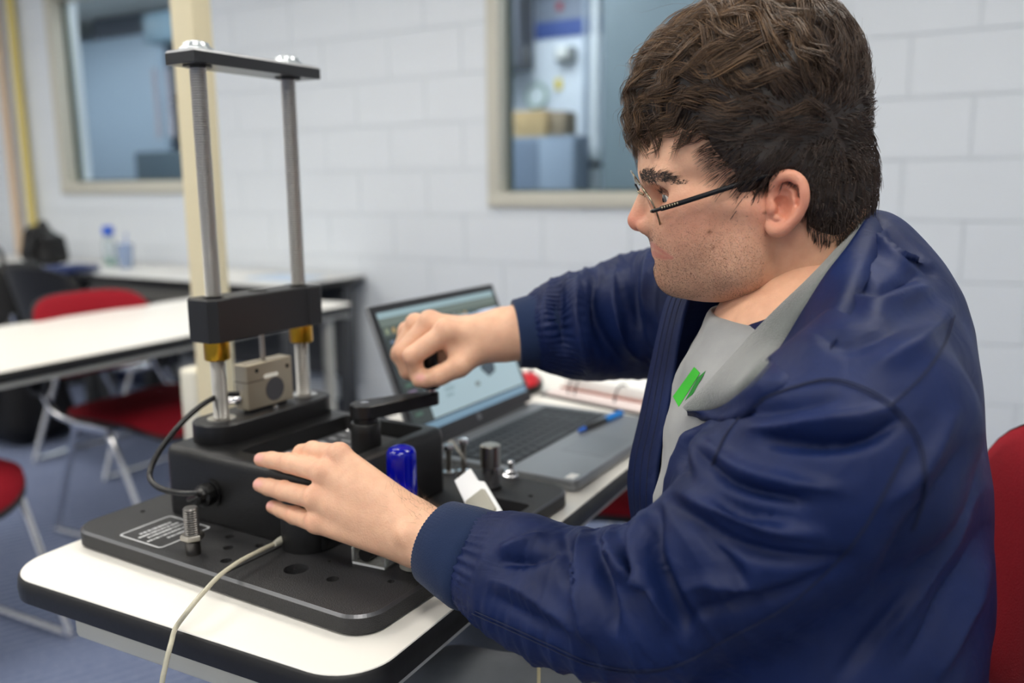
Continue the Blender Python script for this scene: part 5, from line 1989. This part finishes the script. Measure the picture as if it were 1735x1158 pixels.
def loft(name, rings, m, parent, closed=True, smooth=True):
    R_ = np.array(rings); n, k, _ = R_.shape
    f = []
    for i in range(n - 1):
        for j in range(k if closed else k - 1):
            f.append((i * k + j, i * k + (j + 1) % k, (i + 1) * k + (j + 1) % k, (i + 1) * k + j))
    return np_mesh(name, R_.reshape(-1, 3), np.array(f), m, parent, smooth)


# ribbed cuffs
def cuff(a, b, ra, rb, seg=144, flat=1.0):
    """a = opening centre, b = seam centre"""
    a = np.array(a); b = np.array(b)
    t = (b - a) / np.linalg.norm(b - a)
    n = np.cross(t, CAM - a); n /= np.linalg.norm(n); c = np.cross(t, n)
    rings = []
    prof = [(-.004, -.012), (-.0005, -.002), (0.0, .0), (.002, .0022), (.02, .003), (.5, .0035), (.85, .003), (1.0, .0008), (1.06, -.004)]
    for s, e in prof:
        rr = ra + (rb - ra) * min(max(s, 0), 1) + e
        p = a + (b - a) * s
        ring = []
        for k in range(seg):
            an = 2 * math.pi * k / seg
            r2 = rr + (.0006 if k % 2 else -.0006) * (1 if 0 < s < 1 else 0)
            ring.append(p + r2 * (math.cos(an) * n + flat * math.sin(an) * c))
        rings.append(ring)
    return loft('cuff', np.array(rings) - PINV, m_rib, jacket)


cuff(at(744, 919, .912), at(816, 955, .882), .0415, .0505)
cuff(at(874, 566, 1.172), at(938, 558, 1.178), .0425, .0500)

# far front panel: free edge with the zip, hanging ahead of the chest
rowsA = [(1150, 470), (1128, 509), (1112, 570), (1097, 640), (1082, 710), (1066, 780), (1063, 830), (1070, 890), (1078, 960), (1085, 1060)]
rowsB = [(1185, 470), (1162, 509), (1146, 570), (1135, 640), (1124, 710), (1112, 770), (1106, 830), (1104, 890), (1108, 960), (1112, 1060)]
ring = []
for i, ((ax_, ay_), (bx_, by_)) in enumerate(zip(rowsA, rowsB)):
    dA, dB = .985, .945
    pA = at(ax_, ay_, dA); pB = at(bx_, by_, dB)
    pM = at((ax_ + bx_) / 2 + (3 if i % 2 else -2), (ay_ + by_) / 2, (dA + dB) / 2 + .004)
    z = pA[2]
    cx = np.interp(z, SZ[order], SXY[order, 0]); cy = np.interp(z, SZ[order], SXY[order, 1])
    a_ = np.interp(z, SZ[order], SEC[order, 2]); b_ = np.interp(z, SZ[order], SEC[order, 3])
    tt = math.radians(-68)
    pS = np.array([cx, cy, z]) + FP3 * a_ * math.cos(tt) + LP3 * b_ * math.sin(tt)
    pQ = (pA * .55 + pS * .45) - LP3 * .012
    thick = FP3 * .006 + LP3 * .0
    ring.append(np.array([pB, pM, pA, pQ, pS, pS - thick, pQ - thick - LP3 * -.004, pA - thick * .9 + LP3 * .003 - FP3 * .003, pM - FP3 * .006, pB - FP3 * .005]))
ring = np.array(ring)
fine = np.stack([spline(ring[:, k], 5) for k in range(ring.shape[1])], 1)
o = loft('far_front_panel', fine - PINV, m_navy, jacket)
# stitched placket lines and zip teeth along both open edges
for off in (8, 15, 24):
    P = [at(x + off, y, .9655 - .001) for x, y in spline(np.array(rowsA, float), 8)]
for off in (.25, .5, .75):
    P = np.array([fine[i, 0] * off + fine[i, 2] * (1 - off) for i in range(4, len(fine) - 4)])
    P = P + (CAM - P) / np.linalg.norm(CAM - P, axis=1)[:, None] * .0045
    tube('seam', P - PINV, .0006, m_seam, jacket, 5)

# T-shirt: loft of the trunk a little inside the jacket
rings = []
for z in np.linspace(at(1392, 1330, .885)[2], at(1400, 520, .885)[2], 40):
    cx = np.interp(z, SZ[order], SXY[order, 0]); cy = np.interp(z, SZ[order], SXY[order, 1])
    a_ = np.interp(z, SZ[order], SEC[order, 2]) - .010; b_ = np.interp(z, SZ[order], SEC[order, 3]) - .022
    rr = []
    for k in range(96):
        an = 2 * math.pi * k / 96
        wob = .0022 * math.sin(5 * an + z * 60) + .0018 * math.sin(9 * an - z * 95)
        rr.append(np.array([cx, cy, z]) + FP3 * (a_ + wob) * math.cos(an) + LP3 * (b_ + wob) * math.sin(an))
    rings.append(rr)
# bring the top ring to the neck
nb = hworld(hm(1338, 540)); nup = hworld(hm(1345, 420)) - nb; nup /= np.linalg.norm(nup)
e1_ = FP3 - nup * (FP3 @ nup); e1_ /= np.linalg.norm(e1_); e2_ = LP3 - nup * (LP3 @ nup); e2_ /= np.linalg.norm(e2_)
nring = [nb + e1_ * .073 * math.cos(2 * math.pi * k / 96) + e2_ * .073 * math.sin(2 * math.pi * k / 96) for k in range(96)]
rings = rings[:38]
last = np.array(rings[-1]); nr = np.array(nring)
for s in np.linspace(0, 1, 7)[1:]:
    rings.append(last * (1 - s) + nr * s + np.array([0, 0, .012]) * math.sin(math.pi * s))
tee = loft('t_shirt', np.array(rings) - PINV, m_tee, person)
TV = np.array(rings).reshape(-1, 3)
BVH_T = BVHTree.FromPolygons([tuple(v) for v in TV], [tuple(int(i) for i in p.vertices) for p in tee.data.polygons])
# ribbed neckline
tube('neckband', np.vstack([nr, nr[:2]]) - PINV, .0045, m_tee, tee, 8)
# green print on the chest
gp = []
def on_tee(x, y, lift=.0012):
    h_ = BVH_T.ray_cast(Vector(tuple(CAM)), Vector(tuple(ray(x, y))))
    return None if h_[0] is None else np.array(h_[0]) + (CAM - np.array(h_[0])) * lift
def patch(name, quad, n, m, parent):
    q = np.array(quad, float); v = []; f = []
    for i in range(n + 1):
        for j in range(n + 1):
            s, t = i / n, j / n
            p = (q[0] * (1 - s) + q[1] * s) * (1 - t) + (q[3] * (1 - s) + q[2] * s) * t
            w = on_tee(*p)
            if w is None: return None
            v.append(w - PINV)
    for i in range(n):
        for j in range(n):
            a_ = i * (n + 1) + j
            f.append((a_, a_ + n + 1, a_ + n + 2, a_ + 1))
    return from_py(name, v, f, m, parent, True)
m_green = mat('green_print', (60, 190, 50), .7)
patch('green_print', [(1140, 672), (1176, 622), (1186, 632), (1150, 690)], 6, m_green, tee)
patch('green_print', [(1160, 680), (1182, 640), (1196, 628), (1174, 668)], 6, mat('dark_green_print', (30, 130, 44), .7), tee)

# fleece-lined collar, folded open along the near side
cin = [(1456, 362, .865), (1442, 388, .835), (1408, 430, .812), (1366, 474, .800), (1324, 514, .792), (1284, 554, .788), (1246, 596, .788), (1206, 640, .792), (1176, 672, .800), (1156, 690, .808)]
cout = [(1474, 350, .868), (1468, 368, .820), (1440, 412, .790), (1402, 462, .775), (1366, 520, .766), (1332, 578, .760), (1300, 625, .760), (1262, 664, .766), (1215, 694, .780), (1164, 698, .800)]


def over(pts, lift, hold=True):
    """lift a curve clear of the shirt and jacket surfaces that lie behind it"""
    out = []
    for x, y, d in pts:
        r_ = ray(x, y); dd = d
        for bv in (BVH_T, BVH_J):
            h_ = bv.ray_cast(Vector(tuple(CAM)), Vector(tuple(r_)))
            if h_[0] is not None:
                hd = float((np.array(h_[0]) - CAM) @ c_f)
                if hold: dd = min(dd, hd - lift)
                elif bv is BVH_J: dd = hd - lift
        out.append((x, y, dd))
    return out


cin = over(cin, .004); cout = over(cout, .012)
ci = spline(np.array([at(*p) for p in cin]), 6); co_ = spline(np.array([at(*p) for p in cout]), 6)
rings = []
for a_, b_ in zip(ci, co_):
    d_ = b_ - a_; w_ = np.linalg.norm(d_); 
    tv = (CAM - a_) / np.linalg.norm(CAM - a_)
    rings.append([a_ - tv * .006, a_ + tv * .001, a_ + d_ * .33 + tv * .0035, a_ + d_ * .66 + tv * .0035, b_ + tv * .001, b_ - tv * .004 + d_ / w_ * .001, a_ + d_ * .5 - tv * .007])
loft('collar_lining', np.array(rings) - PINV, m_fleece, jacket)
csh = [(1496, 372, .862), (1500, 400, .815), (1482, 450, .780), (1454, 508, .756), (1424, 566, .742), (1388, 618, .735), (1342, 656, .738), (1292, 690, .748), (1236, 714, .768), (1166, 712, .797)]
csh = csh[:1] + over(csh[1:], .001, False)
cs = spline(np.array([at(*p) for p in csh]), 6)
rings = []
for a_, b_, s_ in zip(ci, co_, cs):
    tv = (CAM - b_) / np.linalg.norm(CAM - b_)
    mid = b_ * .5 + s_ * .5 + tv * .004
    rings.append([b_ + tv * .003 + (a_ - b_) * .06, b_ + tv * .0022 + (s_ - b_) * .08, mid, s_ - tv * .004, s_ - tv * .03, b_ - tv * .012])
loft('collar_shell', np.array(rings) - PINV, m_navy, jacket)
# far side of the collar behind the neck
cfi = [(1456, 362, .865), (1462, 372, .91), (1440, 400, .965), (1380, 450, .985)]
cfo = [(1474, 350, .868), (1480, 362, .92), (1458, 395, .985), (1395, 455, 1.01)]
ci2 = spline(np.array([at(*p) for p in cfi]), 5); co2 = spline(np.array([at(*p) for p in cfo]), 5)
rings = [[a_, b_, b_ + np.array([0, 0, -.05]), a_ + np.array([0, 0, -.05])] for a_, b_ in zip(ci2, co2)]
loft('far_collar', np.array(rings) - PINV, m_navy, jacket)

# trousers
def trouser_sdf(P):
    d = ellip(P, PELV + np.array([0, 0, .0]), (.165, .185, .13))
    for kn, sg in ((KN_L, 1), (KN_R, -1)):
        hp = PELV + LP3 * .09 * sg
        ft = np.array([kn[0] + FP3[0] * .02, kn[1] + FP3[1] * .02, .06])
        d = smin(d, rc(P, hp, kn, .098, .080), .03)
        d = smin(d, rc(P, kn, ft, .078, .062), .02)
    return np.maximum(d, .05 - P[:, 2])


kk = np.array([KN_L, KN_R, PELV])
lo = kk.min(0) - .2; hi = kk.max(0) + .2; lo[2] = .03
TV2, TF2 = sdf_mesh(trouser_sdf, lo, hi, .011)
trs = np_mesh('trousers', TV2 - PINV, TF2, m_trs, person, True)
# pale side seam on the far thigh
BVH_P = BVHTree.FromPolygons([tuple(v) for v in TV2], [tuple(int(i) for i in f) for f in TF2])
P = []
for y in np.linspace(1095, 1230, 12):
    h_ = BVH_P.ray_cast(Vector(tuple(CAM)), Vector(tuple(ray(913, y))))
    if h_[0] is not None: P.append(np.array(h_[0]) + (CAM - np.array(h_[0])) * .001)
if len(P) > 3: tube('side_seam', np.array(P) - PINV, .0022, mat('pale_thread', (206, 196, 160), .7), trs, 6)
for kn in (KN_L, KN_R):
    f0 = np.array([kn[0] + FP3[0] * .02, kn[1] + FP3[1] * .02, 0])
    bm = bmesh.new()
    add_box(bm, (.27, .10, .075), None, .03, 4)
    for v in bm.verts:
        if v.co.x > .02: v.co.z = -.0375 + (v.co.z + .0375) * (1 - .45 * (v.co.x - .02) / .115)
    bmesh.ops.transform(bm, matrix=Matrix.Translation(tuple(f0 - PINV + FP3 * .05 + np.array([0, 0, .0375]))) @ Matrix.Rotation(math.atan2(FP[1], FP[0]), 4, 'Z'), verts=bm.verts[:])
    from_bm('shoe', bm, m_rubber, person, True, 60)

# ------------------------------------------------------------------ hair
def pxz(P):
    """pixel position a model point would have on the near side (mirrored if on the far side)"""
    A = P.copy(); A[:, 1] = np.abs(A[:, 1])
    return project(HO + A @ HM.T)


HAIRPOLY = np.array([(1040, 232), (1074, 230), (1090, 236), (1112, 230), (1134, 222), (1160, 224), (1190, 226), (1210, 252), (1232, 278), (1248, 298), (1248, 325), (1250, 343), (1254, 350), (1264, 345),
                     (1276, 330), (1292, 308), (1312, 296), (1345, 292), (1366, 312), (1368, 350), (1366, 382), (1386, 398), (1412, 404), (1440, 385), (1464, 352), (1500, 330), (1560, 200), (1450, -60), (1050, -60), (1000, 150)], float)


def poly_sd(p, poly):
    d, _ = seg_dist2d(p, np.vstack([poly, poly[:1]]))
    ins = np.zeros(len(p), bool)
    j = len(poly) - 1
    for i in range(len(poly)):
        c = ((poly[i, 1] > p[:, 1]) != (poly[j, 1] > p[:, 1])) & (p[:, 0] < (poly[j, 0] - poly[i, 0]) * (p[:, 1] - poly[i, 1]) / (poly[j, 1] - poly[i, 1] + 1e-9) + poly[i, 0])
        ins ^= c; j = i
    return np.where(ins, -d, d)


def hair_env(P, grow=0.0):
    A = P.copy(); A[:, 1] = np.abs(P[:, 1])
    c10, s10 = math.cos(math.radians(13)), math.sin(math.radians(13))
    Rk = np.array([[c10, 0, -s10], [0, 1, 0], [s10, 0, c10]])
    g = grow
    d = ellip(A, hm(1277, 226), (.1120 + g, .0905 + g, .1000 + g), Rk)
    d = smin(d, rc(A, hm(1398, 318, .022), hm(1404, 372, .020), .050 + g, .044 + g), .03)
    d = smin(d, ellip(A, hm(1290, 122), (.0950 + g, .0740 + g, .0690 + g)), .03)
    d = smin(d, ellip(A, hm(1186, 148), (.068 + g, .068 + g, .053 + g)), .03)
    d = smin(d, ellip(A, hm(1128, 190), (.0310 + g, .056 + g, .034 + g)), .02)
    d = smin(d, ellip(A, hm(1362, 96), (.036 + g, .05 + g, .050 + g)), .03)
    # sideburn and the short hair before the ear
    d = smin(d, rc(A, hm(1262, 280, .062), hm(1246, 345, .062), .0250 + g, .0175 + g), .02)
    d = smin(d, rc(A, hm(1330, 290, .060), hm(1385, 360, .045), .0300 + g, .0300 + g), .02)
    return d


def hair_sdf(P, grow=-.006):
    d = hair_env(P, grow)
    q = poly_sd(pxz(P)[:, :2], HAIRPOLY) * DH / FPX
    return smax(d, q, .006)


print('hair...')
lo = np.array([-.16, -.105, -.09]); hi = np.array([.145, .105, .19])
EV, EF = sdf_mesh(hair_sdf, lo, hi, .004)
nE = vnormals(EV, EF)
# lumpy locks in the cap itself
ph = EV * 160
EV = EV + nE * (.0012 * np.sin(ph[:, 0] + 2 * np.sin(ph[:, 2] * .6)) * np.sin(ph[:, 2] * .8 + ph[:, 1]))[:, None]


def hair_material():
    m = bpy.data.materials.new('brown_hair'); m.use_nodes = True
    nt = m.node_tree; b = nt.nodes['Principled BSDF']
    a_ = nt.nodes.new('ShaderNodeAttribute'); a_.attribute_name = 'Col'
    nt.links.new(a_.outputs['Color'], b.inputs['Base Color'])
    b.inputs['Roughness'].default_value = .42
    b.inputs['Specular IOR Level'].default_value = .55
    return m


m_hair = hair_material()
cap = np_mesh('hair', hworld(EV) - PINV, EF, m_hair, person, True)
cap['label'] = 'short tousled dark brown hair'
set_col(cap, np.tile(np.array(lin(40, 29, 24)[:3]), (len(EV), 1)))

# strand roots over the envelope
tri = np.concatenate([EF[:, [0, 1, 2]], EF[:, [0, 2, 3]]])
ar = np.linalg.norm(np.cross(EV[tri[:, 1]] - EV[tri[:, 0]], EV[tri[:, 2]] - EV[tri[:, 0]]), axis=1)


def sample(V, tri, ar, n, rng):
    k = rng.choice(len(tri), n, p=ar / ar.sum())
    u = rng.random((n, 2)); f = u.sum(1) > 1; u[f] = 1 - u[f]
    return V[tri[k, 0]] + u[:, :1] * (V[tri[k, 1]] - V[tri[k, 0]]) + u[:, 1:] * (V[tri[k, 2]] - V[tri[k, 0]])


def env_normal(P):
    e = .002
    g = np.stack([hair_env(P + np.eye(3)[i] * e) - hair_env(P - np.eye(3)[i] * e) for i in range(3)], 1)
    return g / (np.linalg.norm(g, axis=1)[:, None] + 1e-9)


WH = hm(1405, 212, .055)


def flow(P, n):
    A = P.copy(); A[:, 1] = np.abs(A[:, 1])
    v = A - WH
    v = v / (np.linalg.norm(v, axis=1)[:, None] + .01)
    px = pxz(P)
    up = np.clip((150 - px[:, 1]) / 120, 0, 1)                    # long hair on top sweeps forward
    fr = np.clip((1200 - px[:, 0]) / 90, 0, 1)                    # fringe falls down
    low = np.clip((px[:, 1] - 250) / 100, 0, 1)
    v = v + up[:, None] * np.array([-.9, 0, .25]) + fr[:, None] * np.array([-.1, 0, -1.3]) * (1 - .55 * up)[:, None] + low[:, None] * np.array([-.05, 0, -.9])
    v[:, 1] *= np.where(P[:, 1] < 0, -1, 1)
    v = v - n * (v * n).sum(1)[:, None]
    return v / (np.linalg.norm(v, axis=1)[:, None] + 1e-9)


def walk(R_, Ln, top, frt, ph, lat_, lift, wav, K, fly, jit):
    P = R_.copy(); nrm = env_normal(P)
    path = [P - nrm * .004]
    tf = np.maximum(top, frt)
    for k in range(1, K):
        nrm = env_normal(P)
        v = flow(P, nrm)
        side = np.cross(nrm, v)
        t = k / (K - 1)
        w = np.sin(ph[:, 0] + t * (3.0 + 2.5 * ph[:, 2] / 6.28)) * wav * (.12 + tf)
        st = v + side * (w + .55 * lat_ * (.15 + tf))[:, None] + jit
        st += nrm * (np.cos(ph[:, 1] + 4.5 * t) * .45 * wav * tf + fly * t)[:, None]
        P = P + st * (Ln / (K - 1))[:, None]
        dd = hair_env(P, -.006)
        want = lift * (ph[:, 2] / 6.28) * (.15 + tf) * (1 - .5 * t)
        if not fly:
            P = P + env_normal(P) * np.clip(want - dd, -.004, .003)[:, None] * .7
        path.append(P.copy())
    return np.stack(path, 1)


def amounts(R_):
    px = pxz(R_)
    top = np.clip((225 - px[:, 1]) / 120, 0, 1) * np.clip((1450 - px[:, 0]) / 80, .3, 1)
    frt = np.clip((1215 - px[:, 0]) / 60, 0, 1) * np.clip((300 - px[:, 1]) / 60, 0, 1)
    return top, frt


def grow_hair(n, seed, lift, rad, wav, NC, clump, fly=0.0):
    rng = np.random.default_rng(seed)
    K = 10
    G_ = sample(EV, tri, ar, NC, rng)
    tg, fg = amounts(G_)
    ph = rng.uniform(0, 6.28, (NC, 3)); lt_ = rng.uniform(-1, 1, NC)
    GL = (.014 + .040 * np.maximum(tg * (1 - .55 * fg), fg * .42)) * rng.uniform(.75, 1.25, NC)
    gp = walk(G_, GL, tg, fg, ph, lt_, lift, wav, K, fly, 0)
    R_ = sample(EV, tri, ar, n, rng)
    R_ = R_[R_[:, 1] > -.055]
    n_ = len(R_)
    ci_ = np.empty(n_, int)
    for s in range(0, n_, 1500):
        ci_[s:s + 1500] = ((R_[s:s + 1500, None] - G_[None]) ** 2).sum(-1).argmin(1)
    top, frt = amounts(R_)
    tf = np.maximum(top, frt)
    off = R_ - G_[ci_]
    t = np.linspace(0, 1, K)[None, :, None]
    cl = (clump * (.15 + .85 * tf))[:, None, None]
    var = rng.normal(0, 1, (n_, 1, 3)) * .0016 * t
    sc = rng.uniform(.7, 1.15, n_)[:, None, None]
    own = R_[:, None] + (gp[ci_] - gp[ci_][:, :1]) * sc
    paths = own - off[:, None] * cl * t ** .8 + var
    base = np.array(lin(58, 42, 33)[:3]); tipc = np.array(lin(156, 120, 84)[:3])
    lt = (tf * rng.uniform(.05, 1.0, n_) * (.5 + .8 * (ph[ci_, 1] / 6.28)))[:, None, None] * np.linspace(.3, 1, K)[None, :, None]  # warm light on the top and fringe put into the lighter strand colour
    cols = (base + (tipc - base) * np.clip(lt, 0, 1)) * rng.uniform(.65, 1.2, n_)[:, None, None]
    return paths, rad * rng.uniform(.7, 1.3, n_), cols


p1_, r1_, c1_ = grow_hair(18000, 11, .013, .00036, 1.1, 650, .82)
strands('hair_strands', None, hworld(p1_.reshape(-1, 3)).reshape(p1_.shape) - PINV, r1_, m_hair, cap, c1_)
p2_, r2_, c2_ = grow_hair(420, 12, .010, .00014, 1.6, 300, 0.0, .5)
strands('flyaway_hair', None, hworld(p2_.reshape(-1, 3)).reshape(p2_.shape) - PINV, r2_, m_hair, cap, c2_)

# ---------------- eyebrows, stubble, forearm hair: short hairs rooted on the skin
HN = vnormals(HW, HF)
SKT = np.concatenate([HF[:, [0, 1, 2]], HF[:, [0, 2, 3]]])


def skin_hairs(name, V, N, tris, weight, n, length, rad, dirn, rgb, seed, curl=.3, parent=None, out=.35):
    rng = np.random.default_rng(seed)
    tw = weight[tris].mean(1) * np.linalg.norm(np.cross(V[tris[:, 1]] - V[tris[:, 0]], V[tris[:, 2]] - V[tris[:, 0]]), axis=1)
    if tw.sum() <= 0: return
    k = rng.choice(len(tris), n, p=tw / tw.sum())
    u = rng.random((n, 2)); f = u.sum(1) > 1; u[f] = 1 - u[f]
    P = V[tris[k, 0]] + u[:, :1] * (V[tris[k, 1]] - V[tris[k, 0]]) + u[:, 1:] * (V[tris[k, 2]] - V[tris[k, 0]])
    nn = N[tris[k, 0]]
    d = dirn[None] + rng.normal(0, curl, (n, 3))
    d = d - nn * (d * nn).sum(1)[:, None]
    d = d / (np.linalg.norm(d, axis=1)[:, None] + 1e-9) + nn * out
    L = length * rng.uniform(.6, 1.3, n)
    K = 4
    bend = rng.normal(0, .35, (n, 3))
    path = np.stack([P - nn * .0004 + d * (L * t)[:, None] + bend * (L * t * t * .5)[:, None] for t in np.linspace(0, 1, K)], 1)
    c = np.tile(np.array(lin(*rgb)[:3]), (n, 1)) * rng.uniform(.7, 1.3, n)[:, None]
    return strands(name, None, path - PINV, np.full(n, rad), m_hair, parent or person, c)


Am = HV.copy(); Am[:, 1] = np.abs(Am[:, 1])
prH = project(HO + Am @ HM.T)
nearside = (HV[:, 1] > -.07)
bd_, bt_ = seg_dist2d(prH[:, :2], [(1093, 297), (1112, 298), (1135, 302), (1160, 310)])
wbrow = (bd_ < np.interp(bt_, [0, .5, 1], [8.5, 7.5, 2.0])) * (HV[:, 0] < hm(1190, 300, .04)[0]) * (np.abs(HV[:, 1]) > .008) * 1.0
skin_hairs('eyebrow', HW, HN, SKT, wbrow, 1500, .0066, .00022, (HX * .9 + HZ * .12), (44, 32, 28), 21, .25, None, .25)
ws = np.clip(stub - .12, 0, 1) * (HV[:, 1] > -.03) * (HV[:, 0] < hm(1292, 440, .06)[0]) * (prH[:, 1] < 505) * (lipw < .35)
skin_hairs('stubble', HW, HN, SKT, ws, 6000, .0020, .0001, (-HZ + HX * .3), (66, 48, 40), 22, .5, None, .55)
# lashes
wl_ = np.exp(-(((HV - hm(1136, 333.5, .038)) / np.array([.006, .008, .0022])) ** 2).sum(1))
wl_[wl_ < .2] = 0
skin_hairs('eyelash', HW, HN, SKT, wl_, 220, .0085, .0002, (-HX * 1.0 - HZ * .35), (30, 22, 20), 23, .2, None, .5)
# hair on the near forearm
LN = vnormals(LV, LF)
prL = project(LV)
d_, t_ = seg_dist2d(prL[:, :2], [(690, 838), (730, 858), (775, 872)])
wf = np.exp(-(d_ / 26) ** 2)
wf[wf < .08] = 0
skin_hairs('forearm_hair', LV, LN, np.concatenate([LF[:, [0, 1, 2]], LF[:, [0, 2, 3]]]), wf, 260, .009, .00010, np.array([-.6, .3, .4]), (104, 80, 60), 24, .5, None, .5)

# ------------------------------------------------------------------ eyeglasses
gl_ = empty('eyeglasses', tuple(hworld(hm(1095, 345, 0))), 0, 'thin metal framed eyeglasses with dark temple arms on the man', 'glasses')
GI = np.array(gl_.location)
m_gm = mat('glasses_metal', (150, 140, 118), .22, metal=1.0)
m_temple = mat('dark_temple', (28, 28, 32), .3, metal=.4)
m_lens = mat('lens', (245, 248, 250), .02, trans=1.0, ior=1.12)
nearc = hm(1101, 349, .034); farc = hm(1083, 322, -.034)
lat = (nearc - farc); lat /= np.linalg.norm(lat)
vert = hm(1070, 283, 0) - hm(1115, 385, 0); vert /= np.linalg.norm(vert)
vert = vert - lat * (vert @ lat); vert /= np.linalg.norm(vert)
nor = np.cross(vert, lat); nor = nor if nor[0] < 0 else -nor


def lens_outline(c, sg, s=1.0):
    pts = []
    for k in range(40):
        a_ = 2 * math.pi * k / 40
        e = 2.7
        x = np.sign(math.cos(a_)) * abs(math.cos(a_)) ** (2 / e) * .0265 * s
        y = np.sign(math.sin(a_)) * abs(math.sin(a_)) ** (2 / e) * .0205 * s
        if y < 0: x *= 1 - .12 * abs(y) / .02
        pts.append(c + lat * x * sg + vert * y - nor * .035 * (x / .0265) ** 2 * .06)
    return np.array([hworld(p) for p in pts]) - GI


for c, sg in ((nearc, 1), (farc, -1)):
    O_ = lens_outline(c, sg)
    bm = bmesh.new()
    add_tube(bm, np.vstack([O_, O_[:2]]), .00095, 8, False)
    from_bm('rim', bm, m_gm, gl_, True, 60)
    In = lens_outline(c, sg, .985)
    wn = hworld(nor) - HO
    v = np.concatenate([In + wn * .0007, In - wn * .0007]); nO = len(In)
    f = [tuple(range(nO)), tuple(range(2 * nO - 1, nO - 1, -1))] + [(i, (i + 1) % nO, nO + (i + 1) % nO, nO + i) for i in range(nO)]
    bm = bmesh.new(); bv = [bm.verts.new(tuple(p)) for p in v]
    for q in f: bm.faces.new([bv[i] for i in q])
    from_bm('lens', bm, m_lens, gl_)
    # nose pad on its wire
    pc = c - lat * sg * .021 - vert * .004 - nor * .006
    ell('nose_pad', tuple(hworld(pc) - GI), (.003, .002, .0048), mat('clear_pad', (226, 220, 212), .2, trans=.4), gl_, None, 12)
    tube('pad_wire', [hworld(c - lat * sg * .0235 + vert * .004) - GI, hworld(c - lat * sg * .021 + vert * .003 - nor * .005) - GI, hworld(pc) - GI], .0005, m_gm, gl_, 6)
br = [farc + lat * .0255 + vert * .006, (nearc + farc) / 2 + vert * .0085 + nor * .0035, nearc - lat * .0255 + vert * .006]
tube('bridge', np.array([hworld(p) for p in spline(np.array(br), 6)]) - GI, .0011, m_gm, gl_, 8)
br = [farc + lat * .016 + vert * .0195, (nearc + farc) / 2 + vert * .0185 + nor * .002, nearc - lat * .016 + vert * .0195]
tube('brow_bar', np.array([hworld(p) for p in spline(np.array(br), 6)]) - GI, .0009, m_gm, gl_, 8)
# temples
tp = [hm(1106, 358, .063), hm(1118, 354.5, .0685), hm(1150, 345, .0735), hm(1222, 322, .0795), hm(1290, 301, .0825), hm(1318, 297, .0820)]
hinge = [nearc + lat * .0262 + vert * .001, hm(1104, 358, .0615), tp[0]]
tube('hinge_piece', np.array([hworld(p) for p in hinge]) - GI, .0016, m_gm, gl_, 8)
P = np.array([hworld(p) for p in spline(np.array(tp), 8)]) - GI
bm = bmesh.new()
t_, n_, b_ = frames(P)
upw = HZ
rings = []
for i, p in enumerate(P):
    e2 = upw - t_[i] * (upw @ t_[i]); e2 /= np.linalg.norm(e2); e1 = np.cross(t_[i], e2)
    hh = .0024 if i > 8 else .0017
    rings.append([p + e1 * .0008 + e2 * hh, p - e1 * .0008 + e2 * hh, p - e1 * .0008 - e2 * hh, p + e1 * .0008 - e2 * hh])
loft('temple', np.array(rings), m_temple, gl_, True, False)
bm.free()
# engraved metal inlay near the hinge
Pm = [hworld(hm(1122, 352.5, .0712)), hworld(hm(1148, 344.8, .0752))]
for s in np.linspace(0, 1, 7):
    p = Pm[0] * (1 - s) + Pm[1] * s - GI
    ell('inlay', tuple(p), (.0011, .0011, .0014), m_gm, gl_, None, 8)
# far temple
tpf = [farc - lat * .0262 + vert * .001, np.array([hm(1106, 345, 0)[0], -.068, hm(1106, 345, 0)[2]]), np.array([hm(1222, 318, 0)[0], -.079, hm(1222, 318, 0)[2]]), np.array([hm(1315, 297, 0)[0], -.083, hm(1315, 297, 0)[2]])]
tube('temple', np.array([hworld(p) for p in spline(np.array(tpf), 6)]) - GI, .0015, m_temple, gl_, 8)
